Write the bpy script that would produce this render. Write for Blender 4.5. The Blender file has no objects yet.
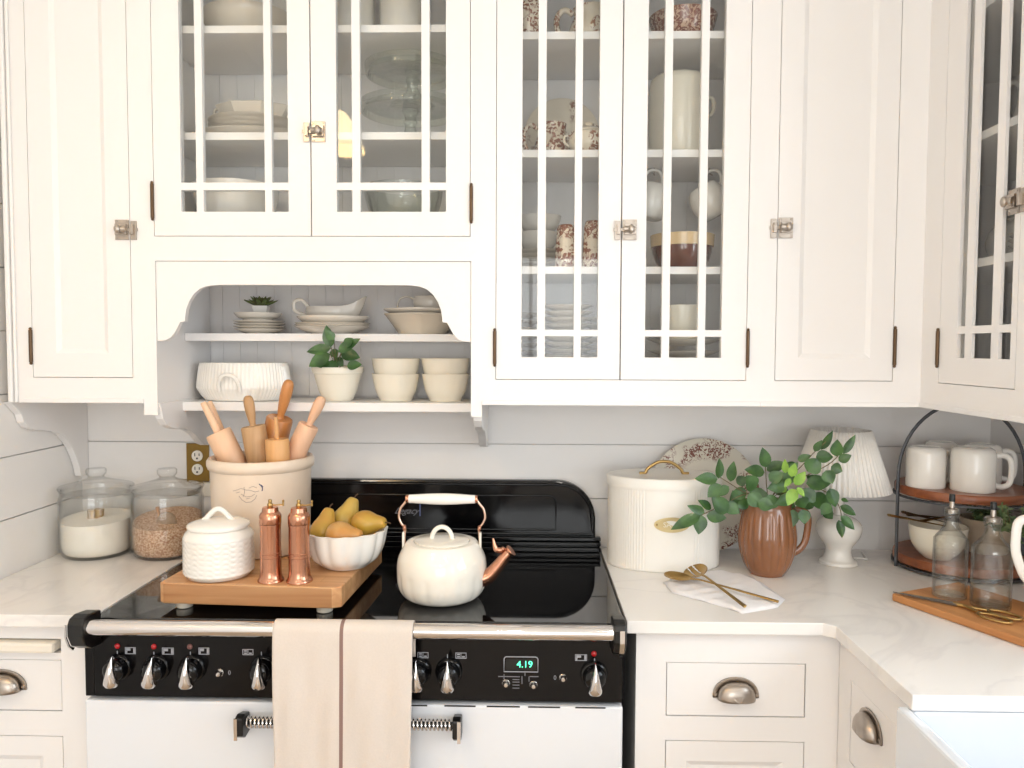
import bpy, math, random
from mathutils import Vector, Matrix
random.seed(7)
S = bpy.context.scene
COL = S.collection
PI = math.pi
sin, cos = math.sin, math.cos
# ------------------------------------------------------------------ camera
F = 770.0; CH = 1.51
YAW = math.atan(15.5/F); PITCH = math.atan(37/F); ROLL = math.radians(0.22)
FW = Vector((-sin(YAW)*cos(PITCH), cos(YAW)*cos(PITCH), -sin(PITCH)))
R0 = Vector((cos(YAW), sin(YAW), 0)); U0 = R0.cross(FW)
RT = cos(ROLL)*R0 + sin(ROLL)*U0; UP = -sin(ROLL)*R0 + cos(ROLL)*U0
cam = bpy.data.objects.new('camera', bpy.data.cameras.new('camera')); COL.objects.link(cam)
cam.data.sensor_width = 36; cam.data.lens = F/1024*36; cam.data.clip_start = .05
cam.matrix_world = Matrix(((RT.x, UP.x, -FW.x, 0), (RT.y, UP.y, -FW.y, 0), (RT.z, UP.z, -FW.z, CH), (0, 0, 0, 1)))
S.camera = cam
def ray(px, py): return FW*F + RT*(px-512) - UP*(py-384)
def atY(px, py, Y):
    d = ray(px, py); k = Y/d.y; return Vector((d.x*k, Y, CH+d.z*k))
def atZ(px, py, Z):
    d = ray(px, py); k = (Z-CH)/d.z; return Vector((d.x*k, d.y*k, Z))
def atX(px, py, X):
    d = ray(px, py); k = X/d.x; return Vector((X, d.y*k, CH+d.z*k))
def X_(px, Y, py=384): return atY(px, py, Y).x
def Z_(py, Y, px=512): return atY(px, py, Y).z
def stand(px, py, Z, r):
    """centre of a round base of radius r whose nearest point is seen at px,py on the level Z"""
    g = atZ(px, py, Z); k = (g.y+r)/g.y
    return Vector((g.x*k, g.y+r, Z))
# ------------------------------------------------------------------ materials
def lin(c):
    return tuple(((v/255)/12.92 if v/255 <= .04045 else ((v/255+.055)/1.055)**2.4) for v in c) + (1,)
MATS = {}
def nt(name):
    m = bpy.data.materials.new(name); m.use_nodes = True
    n = m.node_tree; b = n.nodes['Principled BSDF']; return m, n, b
def mat(name, c, rough=.5, metal=0, var=.0, scale=8, bump=0, bscale=200, coat=0, spec=.5, stretch=None, c2=None, sss=0):
    if name in MATS: return MATS[name]
    m, n, b = nt(name)
    b.inputs['Roughness'].default_value = rough; b.inputs['Metallic'].default_value = metal
    b.inputs['Coat Weight'].default_value = coat; b.inputs['Specular IOR Level'].default_value = spec
    c = lin(c)
    tc = n.nodes.new('ShaderNodeTexCoord'); mp = n.nodes.new('ShaderNodeMapping')
    n.links.new(tc.outputs['Object'], mp.inputs['Vector'])
    if stretch: mp.inputs['Scale'].default_value = stretch
    ns = n.nodes.new('ShaderNodeTexNoise'); ns.inputs['Scale'].default_value = scale; ns.inputs['Detail'].default_value = 5
    n.links.new(mp.outputs['Vector'], ns.inputs['Vector'])
    cr = n.nodes.new('ShaderNodeValToRGB')
    if c2: d = lin(c2)
    else: d = tuple(v*(1-var) for v in c[:3])+(1,)
    cr.color_ramp.elements[0].color = d; cr.color_ramp.elements[1].color = c
    cr.color_ramp.elements[0].position = .38; cr.color_ramp.elements[1].position = .62
    n.links.new(ns.outputs['Fac'], cr.inputs['Fac']); n.links.new(cr.outputs['Color'], b.inputs['Base Color'])
    if bump:
        n2 = n.nodes.new('ShaderNodeTexNoise'); n2.inputs['Scale'].default_value = bscale
        n.links.new(mp.outputs['Vector'], n2.inputs['Vector'])
        bp = n.nodes.new('ShaderNodeBump'); bp.inputs['Strength'].default_value = bump; bp.inputs['Distance'].default_value = .002
        n.links.new(n2.outputs['Fac'], bp.inputs['Height']); n.links.new(bp.outputs['Normal'], b.inputs['Normal'])
    MATS[name] = m; return m
def glass(name, tint=(1, 1, 1), gain=1.0, ior=1.45, bump=0, edge=1.0):
    if name in MATS: return MATS[name]
    m = bpy.data.materials.new(name); m.use_nodes = True; n = m.node_tree; n.nodes.clear()
    o = n.nodes.new('ShaderNodeOutputMaterial'); mx = n.nodes.new('ShaderNodeMixShader')
    t = n.nodes.new('ShaderNodeBsdfTransparent'); g = n.nodes.new('ShaderNodeBsdfGlossy'); g.inputs['Roughness'].default_value = .03
    f = n.nodes.new('ShaderNodeLayerWeight'); f.inputs['Blend'].default_value = .5
    pw_ = n.nodes.new('ShaderNodeMath'); pw_.operation = 'POWER'; pw_.inputs[1].default_value = 5; n.links.new(f.outputs['Facing'], pw_.inputs[0])
    f0 = ((ior-1)/(ior+1))**2; ma = n.nodes.new('ShaderNodeMath'); ma.operation = 'MULTIPLY_ADD'; ma.inputs[1].default_value = 1-f0; ma.inputs[2].default_value = f0
    n.links.new(pw_.outputs[0], ma.inputs[0])
    ml = n.nodes.new('ShaderNodeMath'); ml.operation = 'MULTIPLY'; ml.inputs[1].default_value = gain; ml.use_clamp = True
    n.links.new(ma.outputs[0], ml.inputs[0])
    p3 = n.nodes.new('ShaderNodeMath'); p3.operation = 'POWER'; p3.inputs[1].default_value = 3; n.links.new(f.outputs['Facing'], p3.inputs[0])
    tm = n.nodes.new('ShaderNodeMix'); tm.data_type = 'RGBA'; tm.inputs[6].default_value = tint+(1,); tm.inputs[7].default_value = tuple(v*edge for v in tint)+(1,)
    n.links.new(p3.outputs[0], tm.inputs[0]); n.links.new(tm.outputs[2], t.inputs['Color'])
    n.links.new(ml.outputs[0], mx.inputs[0])
    n.links.new(t.outputs[0], mx.inputs[1]); n.links.new(g.outputs[0], mx.inputs[2]); n.links.new(mx.outputs[0], o.inputs[0])
    if bump:
        ns = n.nodes.new('ShaderNodeTexNoise'); ns.inputs['Scale'].default_value = 60
        tc = n.nodes.new('ShaderNodeTexCoord'); n.links.new(tc.outputs['Object'], ns.inputs['Vector'])
        bp = n.nodes.new('ShaderNodeBump'); bp.inputs['Strength'].default_value = bump; bp.inputs['Distance'].default_value = .003
        n.links.new(ns.outputs['Fac'], bp.inputs['Height']); n.links.new(bp.outputs['Normal'], g.inputs['Normal']); n.links.new(bp.outputs['Normal'], f.inputs['Normal'])
    MATS[name] = m; return m
def wood(name, c1, c2, axis=0, rough=.45, scale=1.0, blocks=None, coat=0):
    if name in MATS: return MATS[name]
    m, n, b = nt(name); b.inputs['Roughness'].default_value = rough; b.inputs['Coat Weight'].default_value = coat
    tc = n.nodes.new('ShaderNodeTexCoord'); mp = n.nodes.new('ShaderNodeMapping')
    sc = [60, 60, 60]; sc[axis] = 4; mp.inputs['Scale'].default_value = [v*scale for v in sc]
    n.links.new(tc.outputs['Object'], mp.inputs['Vector'])
    ns = n.nodes.new('ShaderNodeTexNoise'); ns.inputs['Scale'].default_value = 1; ns.inputs['Detail'].default_value = 6; ns.inputs['Distortion'].default_value = .6
    n.links.new(mp.outputs['Vector'], ns.inputs['Vector'])
    cr = n.nodes.new('ShaderNodeValToRGB'); cr.color_ramp.elements[0].color = lin(c1); cr.color_ramp.elements[1].color = lin(c2)
    cr.color_ramp.elements[0].position = .3; cr.color_ramp.elements[1].position = .7
    n.links.new(ns.outputs['Fac'], cr.inputs['Fac'])
    out = cr.outputs['Color']
    if blocks:
        bk = n.nodes.new('ShaderNodeTexBrick'); bk.inputs['Scale'].default_value = 1
        bk.inputs['Brick Width'].default_value = blocks[0]; bk.inputs['Row Height'].default_value = blocks[1]; bk.inputs['Mortar Size'].default_value = .0006
        bk.inputs['Color1'].default_value = (1, 1, 1, 1); bk.inputs['Color2'].default_value = (.78, .74, .70, 1); bk.inputs['Mortar'].default_value = (.6, .52, .45, 1)
        n.links.new(tc.outputs['Object'], bk.inputs['Vector'])
        mx = n.nodes.new('ShaderNodeMix'); mx.data_type = 'RGBA'; mx.blend_type = 'MULTIPLY'; mx.inputs[0].default_value = .8
        n.links.new(out, mx.inputs[6]); n.links.new(bk.outputs['Color'], mx.inputs[7]); out = mx.outputs[2]
    n.links.new(out, b.inputs['Base Color'])
    MATS[name] = m; return m
def marble():
    m, n, b = nt('quartz'); b.inputs['Roughness'].default_value = .18
    tc = n.nodes.new('ShaderNodeTexCoord'); ns = n.nodes.new('ShaderNodeTexNoise'); ns.inputs['Scale'].default_value = 2.2; ns.inputs['Detail'].default_value = 9
    ns.inputs['Distortion'].default_value = 1.2
    n.links.new(tc.outputs['Object'], ns.inputs['Vector'])
    cr = n.nodes.new('ShaderNodeValToRGB'); e = cr.color_ramp.elements
    e[0].position = .0; e[0].color = lin((236, 233, 230)); e[1].position = 1; e[1].color = lin((236, 233, 230))
    a = e.new(.47); a.color = lin((236, 233, 230)); a = e.new(.5); a.color = lin((229, 226, 224)); a = e.new(.53); a.color = lin((237, 234, 231))
    n.links.new(ns.outputs['Fac'], cr.inputs['Fac']); n.links.new(cr.outputs['Color'], b.inputs['Base Color']); return m
def printed(name, base, ink, scale=30, thr=.52, rough=.2, blob=8, bthr=.5, axis_lim=None):
    """glazed ware with a transfer print: clusters of ink specks"""
    if name in MATS: return MATS[name]
    m, n, b = nt(name); b.inputs['Roughness'].default_value = rough; b.inputs['Coat Weight'].default_value = .3
    tc = n.nodes.new('ShaderNodeTexCoord')
    vo = n.nodes.new('ShaderNodeTexNoise'); vo.inputs['Scale'].default_value = scale; vo.inputs['Detail'].default_value = 3; vo.inputs['Distortion'].default_value = 2
    bl = n.nodes.new('ShaderNodeTexNoise'); bl.inputs['Scale'].default_value = blob; bl.inputs['Detail'].default_value = 1
    for q in (vo, bl): n.links.new(tc.outputs['Object'], q.inputs['Vector'])
    def step(src, t, w=.02):
        mr = n.nodes.new('ShaderNodeMapRange'); mr.inputs[1].default_value = t-w; mr.inputs[2].default_value = t+w
        n.links.new(src, mr.inputs[0]); return mr.outputs[0]
    mu = n.nodes.new('ShaderNodeMath'); mu.operation = 'MULTIPLY'
    n.links.new(step(vo.outputs['Fac'], thr), mu.inputs[0]); n.links.new(step(bl.outputs['Fac'], bthr, .03), mu.inputs[1])
    out = mu.outputs[0]
    if axis_lim:   # keep the print on the rim: object-space distance in the x-z plane
        sx, sz, t = axis_lim
        sp = n.nodes.new('ShaderNodeSeparateXYZ'); n.links.new(tc.outputs['Object'], sp.inputs[0])
        ln = n.nodes.new('ShaderNodeVectorMath'); ln.operation = 'LENGTH'; mp = n.nodes.new('ShaderNodeMapping'); mp.inputs['Scale'].default_value = (1/sx, 0, 1/sz)
        n.links.new(tc.outputs['Object'], mp.inputs[0]); n.links.new(mp.outputs[0], ln.inputs[0])
        m2 = n.nodes.new('ShaderNodeMath'); m2.operation = 'MULTIPLY'; n.links.new(out, m2.inputs[0]); n.links.new(step(ln.outputs['Value'], t, .05), m2.inputs[1]); out = m2.outputs[0]
    mx = n.nodes.new('ShaderNodeMix'); mx.data_type = 'RGBA'; mx.inputs[6].default_value = lin(base); mx.inputs[7].default_value = lin(ink)
    n.links.new(out, mx.inputs[0]); n.links.new(mx.outputs[2], b.inputs['Base Color'])
    MATS[name] = m; return m
def emit(name, c, s):
    if name in MATS: return MATS[name]
    m, n, b = nt(name); b.inputs['Base Color'].default_value = lin(c); b.inputs['Emission Color'].default_value = lin(c); b.inputs['Emission Strength'].default_value = s
    MATS[name] = m; return m

PAINT = mat('cabinet_paint', (236, 234, 233), .38, var=.01, scale=3)
WALLP = mat('shiplap_paint', (238, 236, 234), .5, var=.012, scale=3)
WHITE = mat('white_glaze', (238, 235, 229), .18, var=.02, coat=.3)
CREAM = mat('cream_glaze', (234, 228, 213), .25, var=.03, coat=.2)
IRON = mat('ironstone', (226, 219, 208), .22, var=.03, coat=.3)
BLACK = mat('black_enamel', (7, 7, 9), .12, spec=.4)
BGLASS = mat('black_hob_glass', (8, 8, 10), .04, coat=.5)
BMATTE = mat('black_plastic', (14, 14, 15), .35)
CHROME = mat('chrome', (222, 218, 216), .06, 1)
NICKEL = mat('brushed_nickel', (182, 172, 162), .33, 1, var=.1, scale=30)
BRASS = mat('aged_brass', (184, 152, 98), .3, 1, var=.15, scale=20)
COPPER = mat('brushed_copper', (206, 150, 122), .22, 1, var=.12, scale=3, stretch=(60, 60, 1))
BRONZE = mat('dark_bronze', (104, 82, 62), .4, .8, var=.2)
PANE = glass('window_glass', (.99, .995, .99))
JARG = glass('clear_jar_glass', (.994, .996, .993), 1.3, 1.5, edge=.62)
BOTG = glass('clear_bottle_glass', (.975, .98, .972), 1.6, 1.5, bump=.5, edge=.5)
PRESS = glass('pressed_glass', (.95, .965, .945), 1.8, 1.5, bump=.8, edge=.6)
QUARTZ = marble()
ENAMEL = mat('white_enamel', (226, 229, 234), .15, coat=.4)
# ------------------------------------------------------------------ mesh builder
LOC = {}
class MB:
    def __init__(s, T=None): s.v = []; s.f = []; s.T = T
    def add(s, vs, fs, M=None):
        k = len(s.v)
        for p in vs:
            p = Vector(p)
            if M is not None: p = M @ p
            if s.T: p = Vector(s.T(*p))
            s.v.append(p)
        s.f += [[i+k for i in f] for f in fs]; return s
    def box(s, x0, y0, z0, x1, y1, z1, M=None):
        x0, x1 = sorted((x0, x1)); y0, y1 = sorted((y0, y1)); z0, z1 = sorted((z0, z1))
        vs = [(x, y, z) for z in (z0, z1) for y in (y0, y1) for x in (x0, x1)]
        return s.add(vs, [(0, 2, 3, 1), (4, 5, 7, 6), (0, 1, 5, 4), (2, 6, 7, 3), (1, 3, 7, 5), (0, 4, 6, 2)], M)
    def lathe(s, prof, n=48, fn=None, sx=1, sy=1, c=(0, 0, 0), M=None, ends=True):
        """prof: (r,z) list, outside going up then inside going down"""
        vs = []; fs = []
        for r, z in prof:
            for i in range(n):
                a = 2*PI*i/n; k = fn(a, z, r) if fn else 1
                vs.append((c[0]+r*k*sx*cos(a), c[1]+r*k*sy*sin(a), c[2]+z))
        for j in range(len(prof)-1):
            for i in range(n):
                a, b = j*n+i, j*n+(i+1) % n; fs.append((a, b, b+n, a+n))
        if ends:
            fs.append(tuple(reversed(range(n)))); k = (len(prof)-1)*n; fs.append(tuple(range(k, k+n)))
        return s.add(vs, fs, M)
    def tube(s, pts, r, n=10, closed=False, flat=1, M=None, up=None):
        pts = [Vector(p) for p in pts]; L = len(pts); vs = []; fs = []
        rr = r if isinstance(r, (list, tuple)) else [r]*L
        prev = None
        for i, p in enumerate(pts):
            a = pts[(i-1) % L] if (i > 0 or closed) else p; b = pts[(i+1) % L] if (i < L-1 or closed) else p
            t = (b-a).normalized()
            if prev is None:
                u = Vector(up) if up else (Vector((0, 0, 1)) if abs(t.z) < .9 else Vector((1, 0, 0)))
            else: u = prev
            u = (u - t*u.dot(t)).normalized(); w = t.cross(u); prev = u
            for k in range(n):
                q = 2*PI*k/n; vs.append(p + u*cos(q)*rr[i]*flat + w*sin(q)*rr[i])
        for i in range(L if closed else L-1):
            for k in range(n):
                a = i*n+k; b = i*n+(k+1) % n; c = ((i+1) % L)*n+(k+1) % n; d = ((i+1) % L)*n+k
                fs.append((a, b, c, d))
        if not closed:
            fs.append(tuple(reversed(range(n)))); fs.append(tuple(range((L-1)*n, L*n)))
        return s.add(vs, fs, M)
    def prism(s, poly, y0, y1, M=None, plane='xz'):
        """poly in x,z extruded along y (or y,z along x; or x,y along z)"""
        n = len(poly)
        f = {'xz': lambda a, b, d: (a, d, b), 'yz': lambda a, b, d: (d, a, b), 'xy': lambda a, b, d: (a, b, d)}[plane]
        vs = [f(a, b, y0) for a, b in poly] + [f(a, b, y1) for a, b in poly]
        fs = [tuple(range(n)), tuple(reversed(range(n, 2*n)))]
        for i in range(n): fs.append((i, i+n, (i+1) % n+n, (i+1) % n))
        return s.add(vs, fs, M)
    def sphere(s, c, r, n=16, m=10, sc=(1, 1, 1), M=None):
        prof = [(max(1e-5, r*sin(PI*j/m)), -r*cos(PI*j/m)) for j in range(m+1)]
        MM = Matrix.Translation(c) @ Matrix.Diagonal((sc[0], sc[1], sc[2], 1))
        return s.lathe(prof, n, M=(M @ MM) if M else MM)
    def build(s, name, m, parent=None, world=False, smooth=None, bevel=0, fix=True, loc=None, sub=0):
        me = bpy.data.meshes.new(name)
        off = Vector((0, 0, 0))
        if parent and world: off = LOC[parent.name]
        if loc is not None: off = Vector(loc)
        me.from_pydata([tuple(p-off) for p in s.v], [], s.f); me.validate(); me.update()
        import bmesh
        if fix:
            b = bmesh.new(); b.from_mesh(me); bmesh.ops.recalc_face_normals(b, faces=b.faces); b.to_mesh(me); b.free()
        me.materials.append(m)
        if smooth:
            me.polygons.foreach_set('use_smooth', [True]*len(me.polygons)); me.set_sharp_from_angle(angle=math.radians(smooth))
        o = bpy.data.objects.new(name, me); COL.objects.link(o)
        if loc is not None: o.location = off
        if parent: o.parent = parent; LOC[o.name] = LOC.get(parent.name, Vector((0, 0, 0)))
        else: LOC[o.name] = off
        if bevel:
            md = o.modifiers.new('bevel', 'BEVEL'); md.width = bevel; md.segments = 2; md.limit_method = 'ANGLE'; md.angle_limit = math.radians(40)
        if sub:
            md = o.modifiers.new('sub', 'SUBSURF'); md.levels = sub; md.render_levels = sub
        return o
def thing(name, label, cat, loc=(0, 0, 0), rz=0, group=None):
    o = bpy.data.objects.new(name, None); COL.objects.link(o); o.empty_display_size = .05
    o.location = loc; o.rotation_euler = (0, 0, rz); LOC[o.name] = Vector(loc)
    return tag(o, label, cat, group)
def tag(o, label, cat, group=None):
    o['label'] = label; o['category'] = cat
    if group: o['group'] = group
    return o
def struct(o): o['kind'] = 'structure'; return o
def dup(root, loc, rz, label, group=None, rot=None):
    def cp(o, par):
        c = o.copy(); COL.objects.link(c)
        if par: c.parent = par
        for ch in [x for x in S.objects if x.parent == o]: cp(ch, c)
        return c
    r = cp(root, None); r.location = loc; r.rotation_euler = rot or (0, 0, rz); r['label'] = label; LOC[r.name] = Vector(loc)
    if group: r['group'] = group
    return r
def smooth_pts(pts, k=6):
    out = []; n = len(pts); P = [Vector(list(p)+[0]*(3-len(p))) for p in pts]
    for i in range(n-1):
        a, b, c, d = P[max(i-1, 0)], P[i], P[i+1], P[min(i+2, n-1)]
        for j in range(k):
            t = j/k; out.append(.5*((2*b)+(c-a)*t+(2*a-5*b+4*c-d)*t*t+(3*b-a-3*c+d)*t**3))
    out.append(P[-1]); return out
def sp(pts, k=5):
    lo = min(p[1] for p in pts); hi = max(p[1] for p in pts)
    return [(max(1e-4, p.x), min(hi, max(lo, p.y))) for p in smooth_pts(pts, k)]
def text(name, s, size, m, parent=None, loc=(0, 0, 0), rot=(PI/2, 0, 0), shear=0, depth=.0004, world=True):
    cu = bpy.data.curves.new(name, 'FONT'); cu.body = s; cu.size = size; cu.shear = shear; cu.extrude = depth; cu.align_x = 'CENTER'; cu.align_y = 'CENTER'
    t = bpy.data.objects.new(name, cu); COL.objects.link(t)
    dg = bpy.context.evaluated_depsgraph_get(); me = bpy.data.meshes.new_from_object(t.evaluated_get(dg))
    bpy.data.objects.remove(t); o = bpy.data.objects.new(name, me); COL.objects.link(o); me.materials.clear(); me.materials.append(m)
    o.location = Vector(loc) - (LOC[parent.name] if (parent and world) else Vector((0, 0, 0))); o.rotation_euler = rot
    if parent: o.parent = parent
    return o
# ------------------------------------------------------------------ the room
YW = 2.28; XL = -1.317; XR = 1.36; XW = -1.342; YB = -3.0; ZC = 2.9; YF = 1.93; CT = .914
def boards(bm, a0, a1, place, z0=.25+.0, z1=ZC, holes=()):
    """horizontal shiplap boards between a0 and a1 along the wall, place(a,d,z)->point"""
    pitch = .162; k = 0; base = 1.222-pitch*7
    zz = [base+pitch*i for i in range(-1, 20)]
    for b0 in zz:
        b1 = b0+pitch; lo = max(b0+.0017, 0); hi = min(b1-.0017, z1)
        if hi-lo < .01: continue
        segs = [(a0, a1, lo, hi)]
        for (h0, h1, hz0, hz1) in holes:
            ns = []
            for (p, q, l, h) in segs:
                if h1 <= p or h0 >= q or hz1 <= l or hz0 >= h: ns.append((p, q, l, h)); continue
                if h0 > p: ns.append((p, h0, l, h))
                if h1 < q: ns.append((h1, q, l, h))
                if hz0 > l: ns.append((max(p, h0), min(q, h1), l, hz0))
                if hz1 < h: ns.append((max(p, h0), min(q, h1), hz1, h))
            segs = ns
        for (p, q, l, h) in segs:
            c = [place(a, d, z) for z in (l, h) for d in (0, .012) for a in (p, q)]
            bm.add(c, [(0, 2, 3, 1), (4, 5, 7, 6), (0, 1, 5, 4), (2, 6, 7, 3), (1, 3, 7, 5), (0, 4, 6, 2)])
bm = MB(); boards(bm, XW, XR, lambda a, d, z: (a, YW+d, z)); bm.box(XW-.06, YW+.012, 0, XR+.1, YW+.06, ZC); struct(bm.build('wall_back', WALLP))
bm = MB(); boards(bm, YB, YW, lambda a, d, z: (XW-d, a, z)); bm.box(XW-.06, YB, 0, XW-.012, YW, ZC); struct(bm.build('wall_left', WALLP))
W1 = (.30, 1.22, 1.12, 2.12)
W3 = (-1.45, -.15, .85, 2.4)  # unseen side window, added to bring in light from the right
bm = MB(); boards(bm, YB, YW, lambda a, d, z: (XR+d, a, z), holes=[W1, W3])
for (a, b, c, d) in ((YB, W3[0], 0, ZC), (W3[1], W1[0], 0, ZC), (W1[1], YW, 0, ZC), (W1[0], W1[1], 0, W1[2]), (W1[0], W1[1], W1[3], ZC), (W3[0], W3[1], 0, W3[2]), (W3[0], W3[1], W3[3], ZC)): bm.box(XR+.012, a, c, XR+.06, b, d)
struct(bm.build('wall_right', WALLP))
W2 = (-1.0, 1.05, .5, 2.35)
bm = MB()
for (a, b, c, d) in ((XW, W2[0], 0, ZC), (W2[1], XR, 0, ZC), (W2[0], W2[1], 0, W2[2]), (W2[0], W2[1], W2[3], ZC)): bm.box(a, YB-.06, c, b, YB, d)
struct(bm.build('wall_front', WALLP))
struct(MB().box(XL-.1, YB-.1, -.05, XR+.1, YW+.1, 0).build('floor', wood('oak_floor', (160, 140, 118), (190, 170, 146), 1, .35, .5)))
struct(MB().box(XL-.1, YB-.1, ZC, XR+.1, YW+.1, ZC+.05).build('ceiling', mat('ceiling_paint', (240, 238, 234), .7)))
def window(n, T, a0, a1, z0, z1):
    b = MB(T); w = .05
    b.box(a0, 0, z0, a0+w, .06, z1).box(a1-w, 0, z0, a1, .06, z1).box(a0+w, 0, z0, a1-w, .06, z0+w).box(a0+w, 0, z1-w, a1-w, .06, z1)
    b.box((a0+a1)/2-.015, .01, z0+w, (a0+a1)/2+.015, .05, z1-w)
    o = struct(b.build('window_%d' % n, PAINT)); MB(T).box(a0+w, .03, z0+w, a1-w, .034, z1-w).build('window_pane', PANE, o)
window(1, lambda u, d, z: (XR+d, u, z), *W1)
window(3, lambda u, d, z: (XR+d, u, z), *W3)
window(2, lambda u, d, z: (u, YB-d, z), *W2)
# ------------------------------------------------------------------ upper cabinets
TF = lambda u, d, z: (u, YF+d, z)
XE = .976
TE = lambda u, d, z: (XE+d, -u, z)
def corners(u0, u1, z0, z1): return [(u0, z0), (u1, z0), (u1, z1), (u0, z1)]
def sub(o, name): return o
def panel_door(T, root, u0, u1, z0, z1, f=.055, t=.02, name='door'):
    b = MB(T); g = .0016; u0 += g; u1 -= g; z0 += g; z1 -= g
    b.box(u0, 0, z0, u0+f, t, z1).box(u1-f, 0, z0, u1, t, z1).box(u0+f, 0, z0, u1-f, t, z0+f).box(u0+f, 0, z1-f, u1-f, t, z1)
    m = .012   # sloped moulding and raised flat panel
    a0, a1, c0, c1 = u0+f, u1-f, z0+f, z1-f
    vs = [(a0, .0, c0), (a1, .0, c0), (a1, .0, c1), (a0, .0, c1), (a0+m, .006, c0+m), (a1-m, .006, c0+m), (a1-m, .006, c1-m), (a0+m, .006, c1-m)]
    b.add(vs, [(0, 1, 5, 4), (1, 2, 6, 5), (2, 3, 7, 6), (3, 0, 4, 7), (4, 5, 6, 7)])
    return b.build(name, PAINT, root, world=True, fix=False)
def glass_door(T, root, u0, u1, z0, z1, o0, o1, oz0, oz1, us, zs, t=.02, mt=.0172):
    b = MB(T); g = .0016; u0 += g; u1 -= g; z0 += g; z1 -= g
    b.box(u0, 0, z0, o0, t, z1).box(o1, 0, z0, u1, t, z1).box(o0, 0, z0, o1, t, oz0).box(o0, 0, oz1, o1, t, z1)
    for a, c in us: b.box(a, .001, oz0, c, mt, oz1)
    cuts = [o0]+[x for p in us for x in p]+[o1]
    for a, c in zs:
        for i in range(0, len(cuts), 2): b.box(cuts[i], .001, a, cuts[i+1], mt, c)
    d = b.build('door', PAINT, root, world=True)
    MB(T).box(o0, .0085, oz0, o1, .0115, oz1).build('glass_pane', PANE, d, world=True)
    return d
def hinge(T, root, u, z0, z1):
    b = MB(T); b.tube([(u, -.003, z0), (u, -.003, z1)], .0045, 10)
    b.sphere((u, -.003, z0-.003), .004, 8, 6).sphere((u, -.003, z1+.003), .004, 8, 6)
    b.build('hinge', BRONZE, root, world=True, smooth=40)
def latch(T, root, u, z, side=1):
    """cupboard turn latch: plate with knob on the door, keeper on the neighbour; u is the joint"""
    b = MB(T); s = side
    b.box(u+s*.003, -.004, z-.025, u+s*.037, 0, z+.025)
    b.box(u+s*.006, -.012, z-.013, u+s*.034, -.004, z+.014)
    b.tube([(u+s*.006, -.012, z), (u+s*.02, -.016, z+.001), (u+s*.031, -.02, z)], [.009, .007, .006], 10)
    b.sphere((u+s*.022, -.022, z), .0075, 12, 8, (1, .8, 1.5))
    b.box(u-s*.02, -.006, z-.004, u+s*.008, -.002, z+.004)
    for zz in (-.021, .021):
        for uu in (.008, .032): b.tube([(u+s*uu, -.0055, z+zz), (u+s*uu, -.003, z+zz)], .0028, 8)
    b.build('latch', NICKEL, root, world=True, smooth=40, bevel=.0006)
    b = MB(T); b.box(u-s*.003, -.005, z-.025, u-s*.017, 0, z+.022)
    b.box(u-s*.004, -.013, z-.012, u-s*.012, -.005, z+.012)
    b.build('latch_keeper', NICKEL, root, world=True, smooth=40, bevel=.0006)
ZB = 1.364; ZT = 2.62; ZD = 1.428; D = .335
def PX(p, Y=YF, py=300): return X_(p, Y, py)
def case(T, root, u0, u1, z0, z1, openings, depth=.345, interior=True, t=.02, fr=.02):
    """carcass: sides, top, floor, back with bead grooves, and the face frame round the openings (u0,u1,z0,z1)"""
    b = MB(T)
    b.box(u0, fr, z0, u0+t, depth, z1).box(u1-t, fr, z0, u1, depth, z1)
    b.box(u0+t, fr, z1-t, u1-t, depth, z1)
    # face frame on a grid
    us = sorted(set([u0, u1]+[x for o in openings for x in o[:2]])); zs = sorted(set([z0, z1]+[x for o in openings for x in o[2:]]))
    for i in range(len(us)-1):
        run = None
        for j in range(len(zs)-1):
            cu, cz = (us[i]+us[i+1])/2, (zs[j]+zs[j+1])/2
            hole = any(o[0] < cu < o[1] and o[2] < cz < o[3] for o in openings)
            if not hole:
                run = [zs[j], zs[j+1]] if run is None else [run[0], zs[j+1]]
            if run and (hole or j == len(zs)-2):
                b.box(us[i], 0, run[0], us[i+1], fr, run[1]); run = None
    # back
    b.box(u0+t, depth-.006, z0, u1-t, depth, z1-t)
    n = max(1, round((u1-u0-2*t)/.05)); w = (u1-u0-2*t)/n
    for i in range(n): b.box(u0+t+i*w+.0007, depth-.0085, z0, u0+t+(i+1)*w-.0007, depth-.006, z1-t)
    return b
# unit 1: panelled cabinet against the left wall
XA = PX(142, YF, 300); xd0, xd1 = PX(31), PX(131.7)
r = thing('wall_cabinet', 'white panelled wall cabinet at the far left, beside the left wall', 'cabinet', (XL+.1, YW-.1, ZB))
b = case(TF, r, XL+.002, XA, ZB, ZT, [(xd0, xd1, ZD, 2.56)])
b.box(XL+.022, .02, ZB, XA-.02, .345-.012, ZB+.02)
b.build('cabinet_body', PAINT, r, world=True, fix=True)
b = MB(TF); b.box(XL+.002, -.012, ZB, XL+.014, 0, ZT).box(XL+.016, -.008, ZB, XL+.024, 0, ZT).build('scribe_moulding', PAINT, r, world=True, bevel=.003)
MB(TF).box(XL+.03, -.004, ZB, XA-.0005, 0, ZB+.012).build('bottom_bead', PAINT, r, world=True, bevel=.0015)
d = panel_door(TF, r, xd0, xd1, ZD, 2.56, f=.06)
hinge(TF, r, xd0-.002, Z_(362, YF, 30), Z_(330, YF, 30)); latch(TF, r, xd1, Z_(230, YF, 125), -1)
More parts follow.
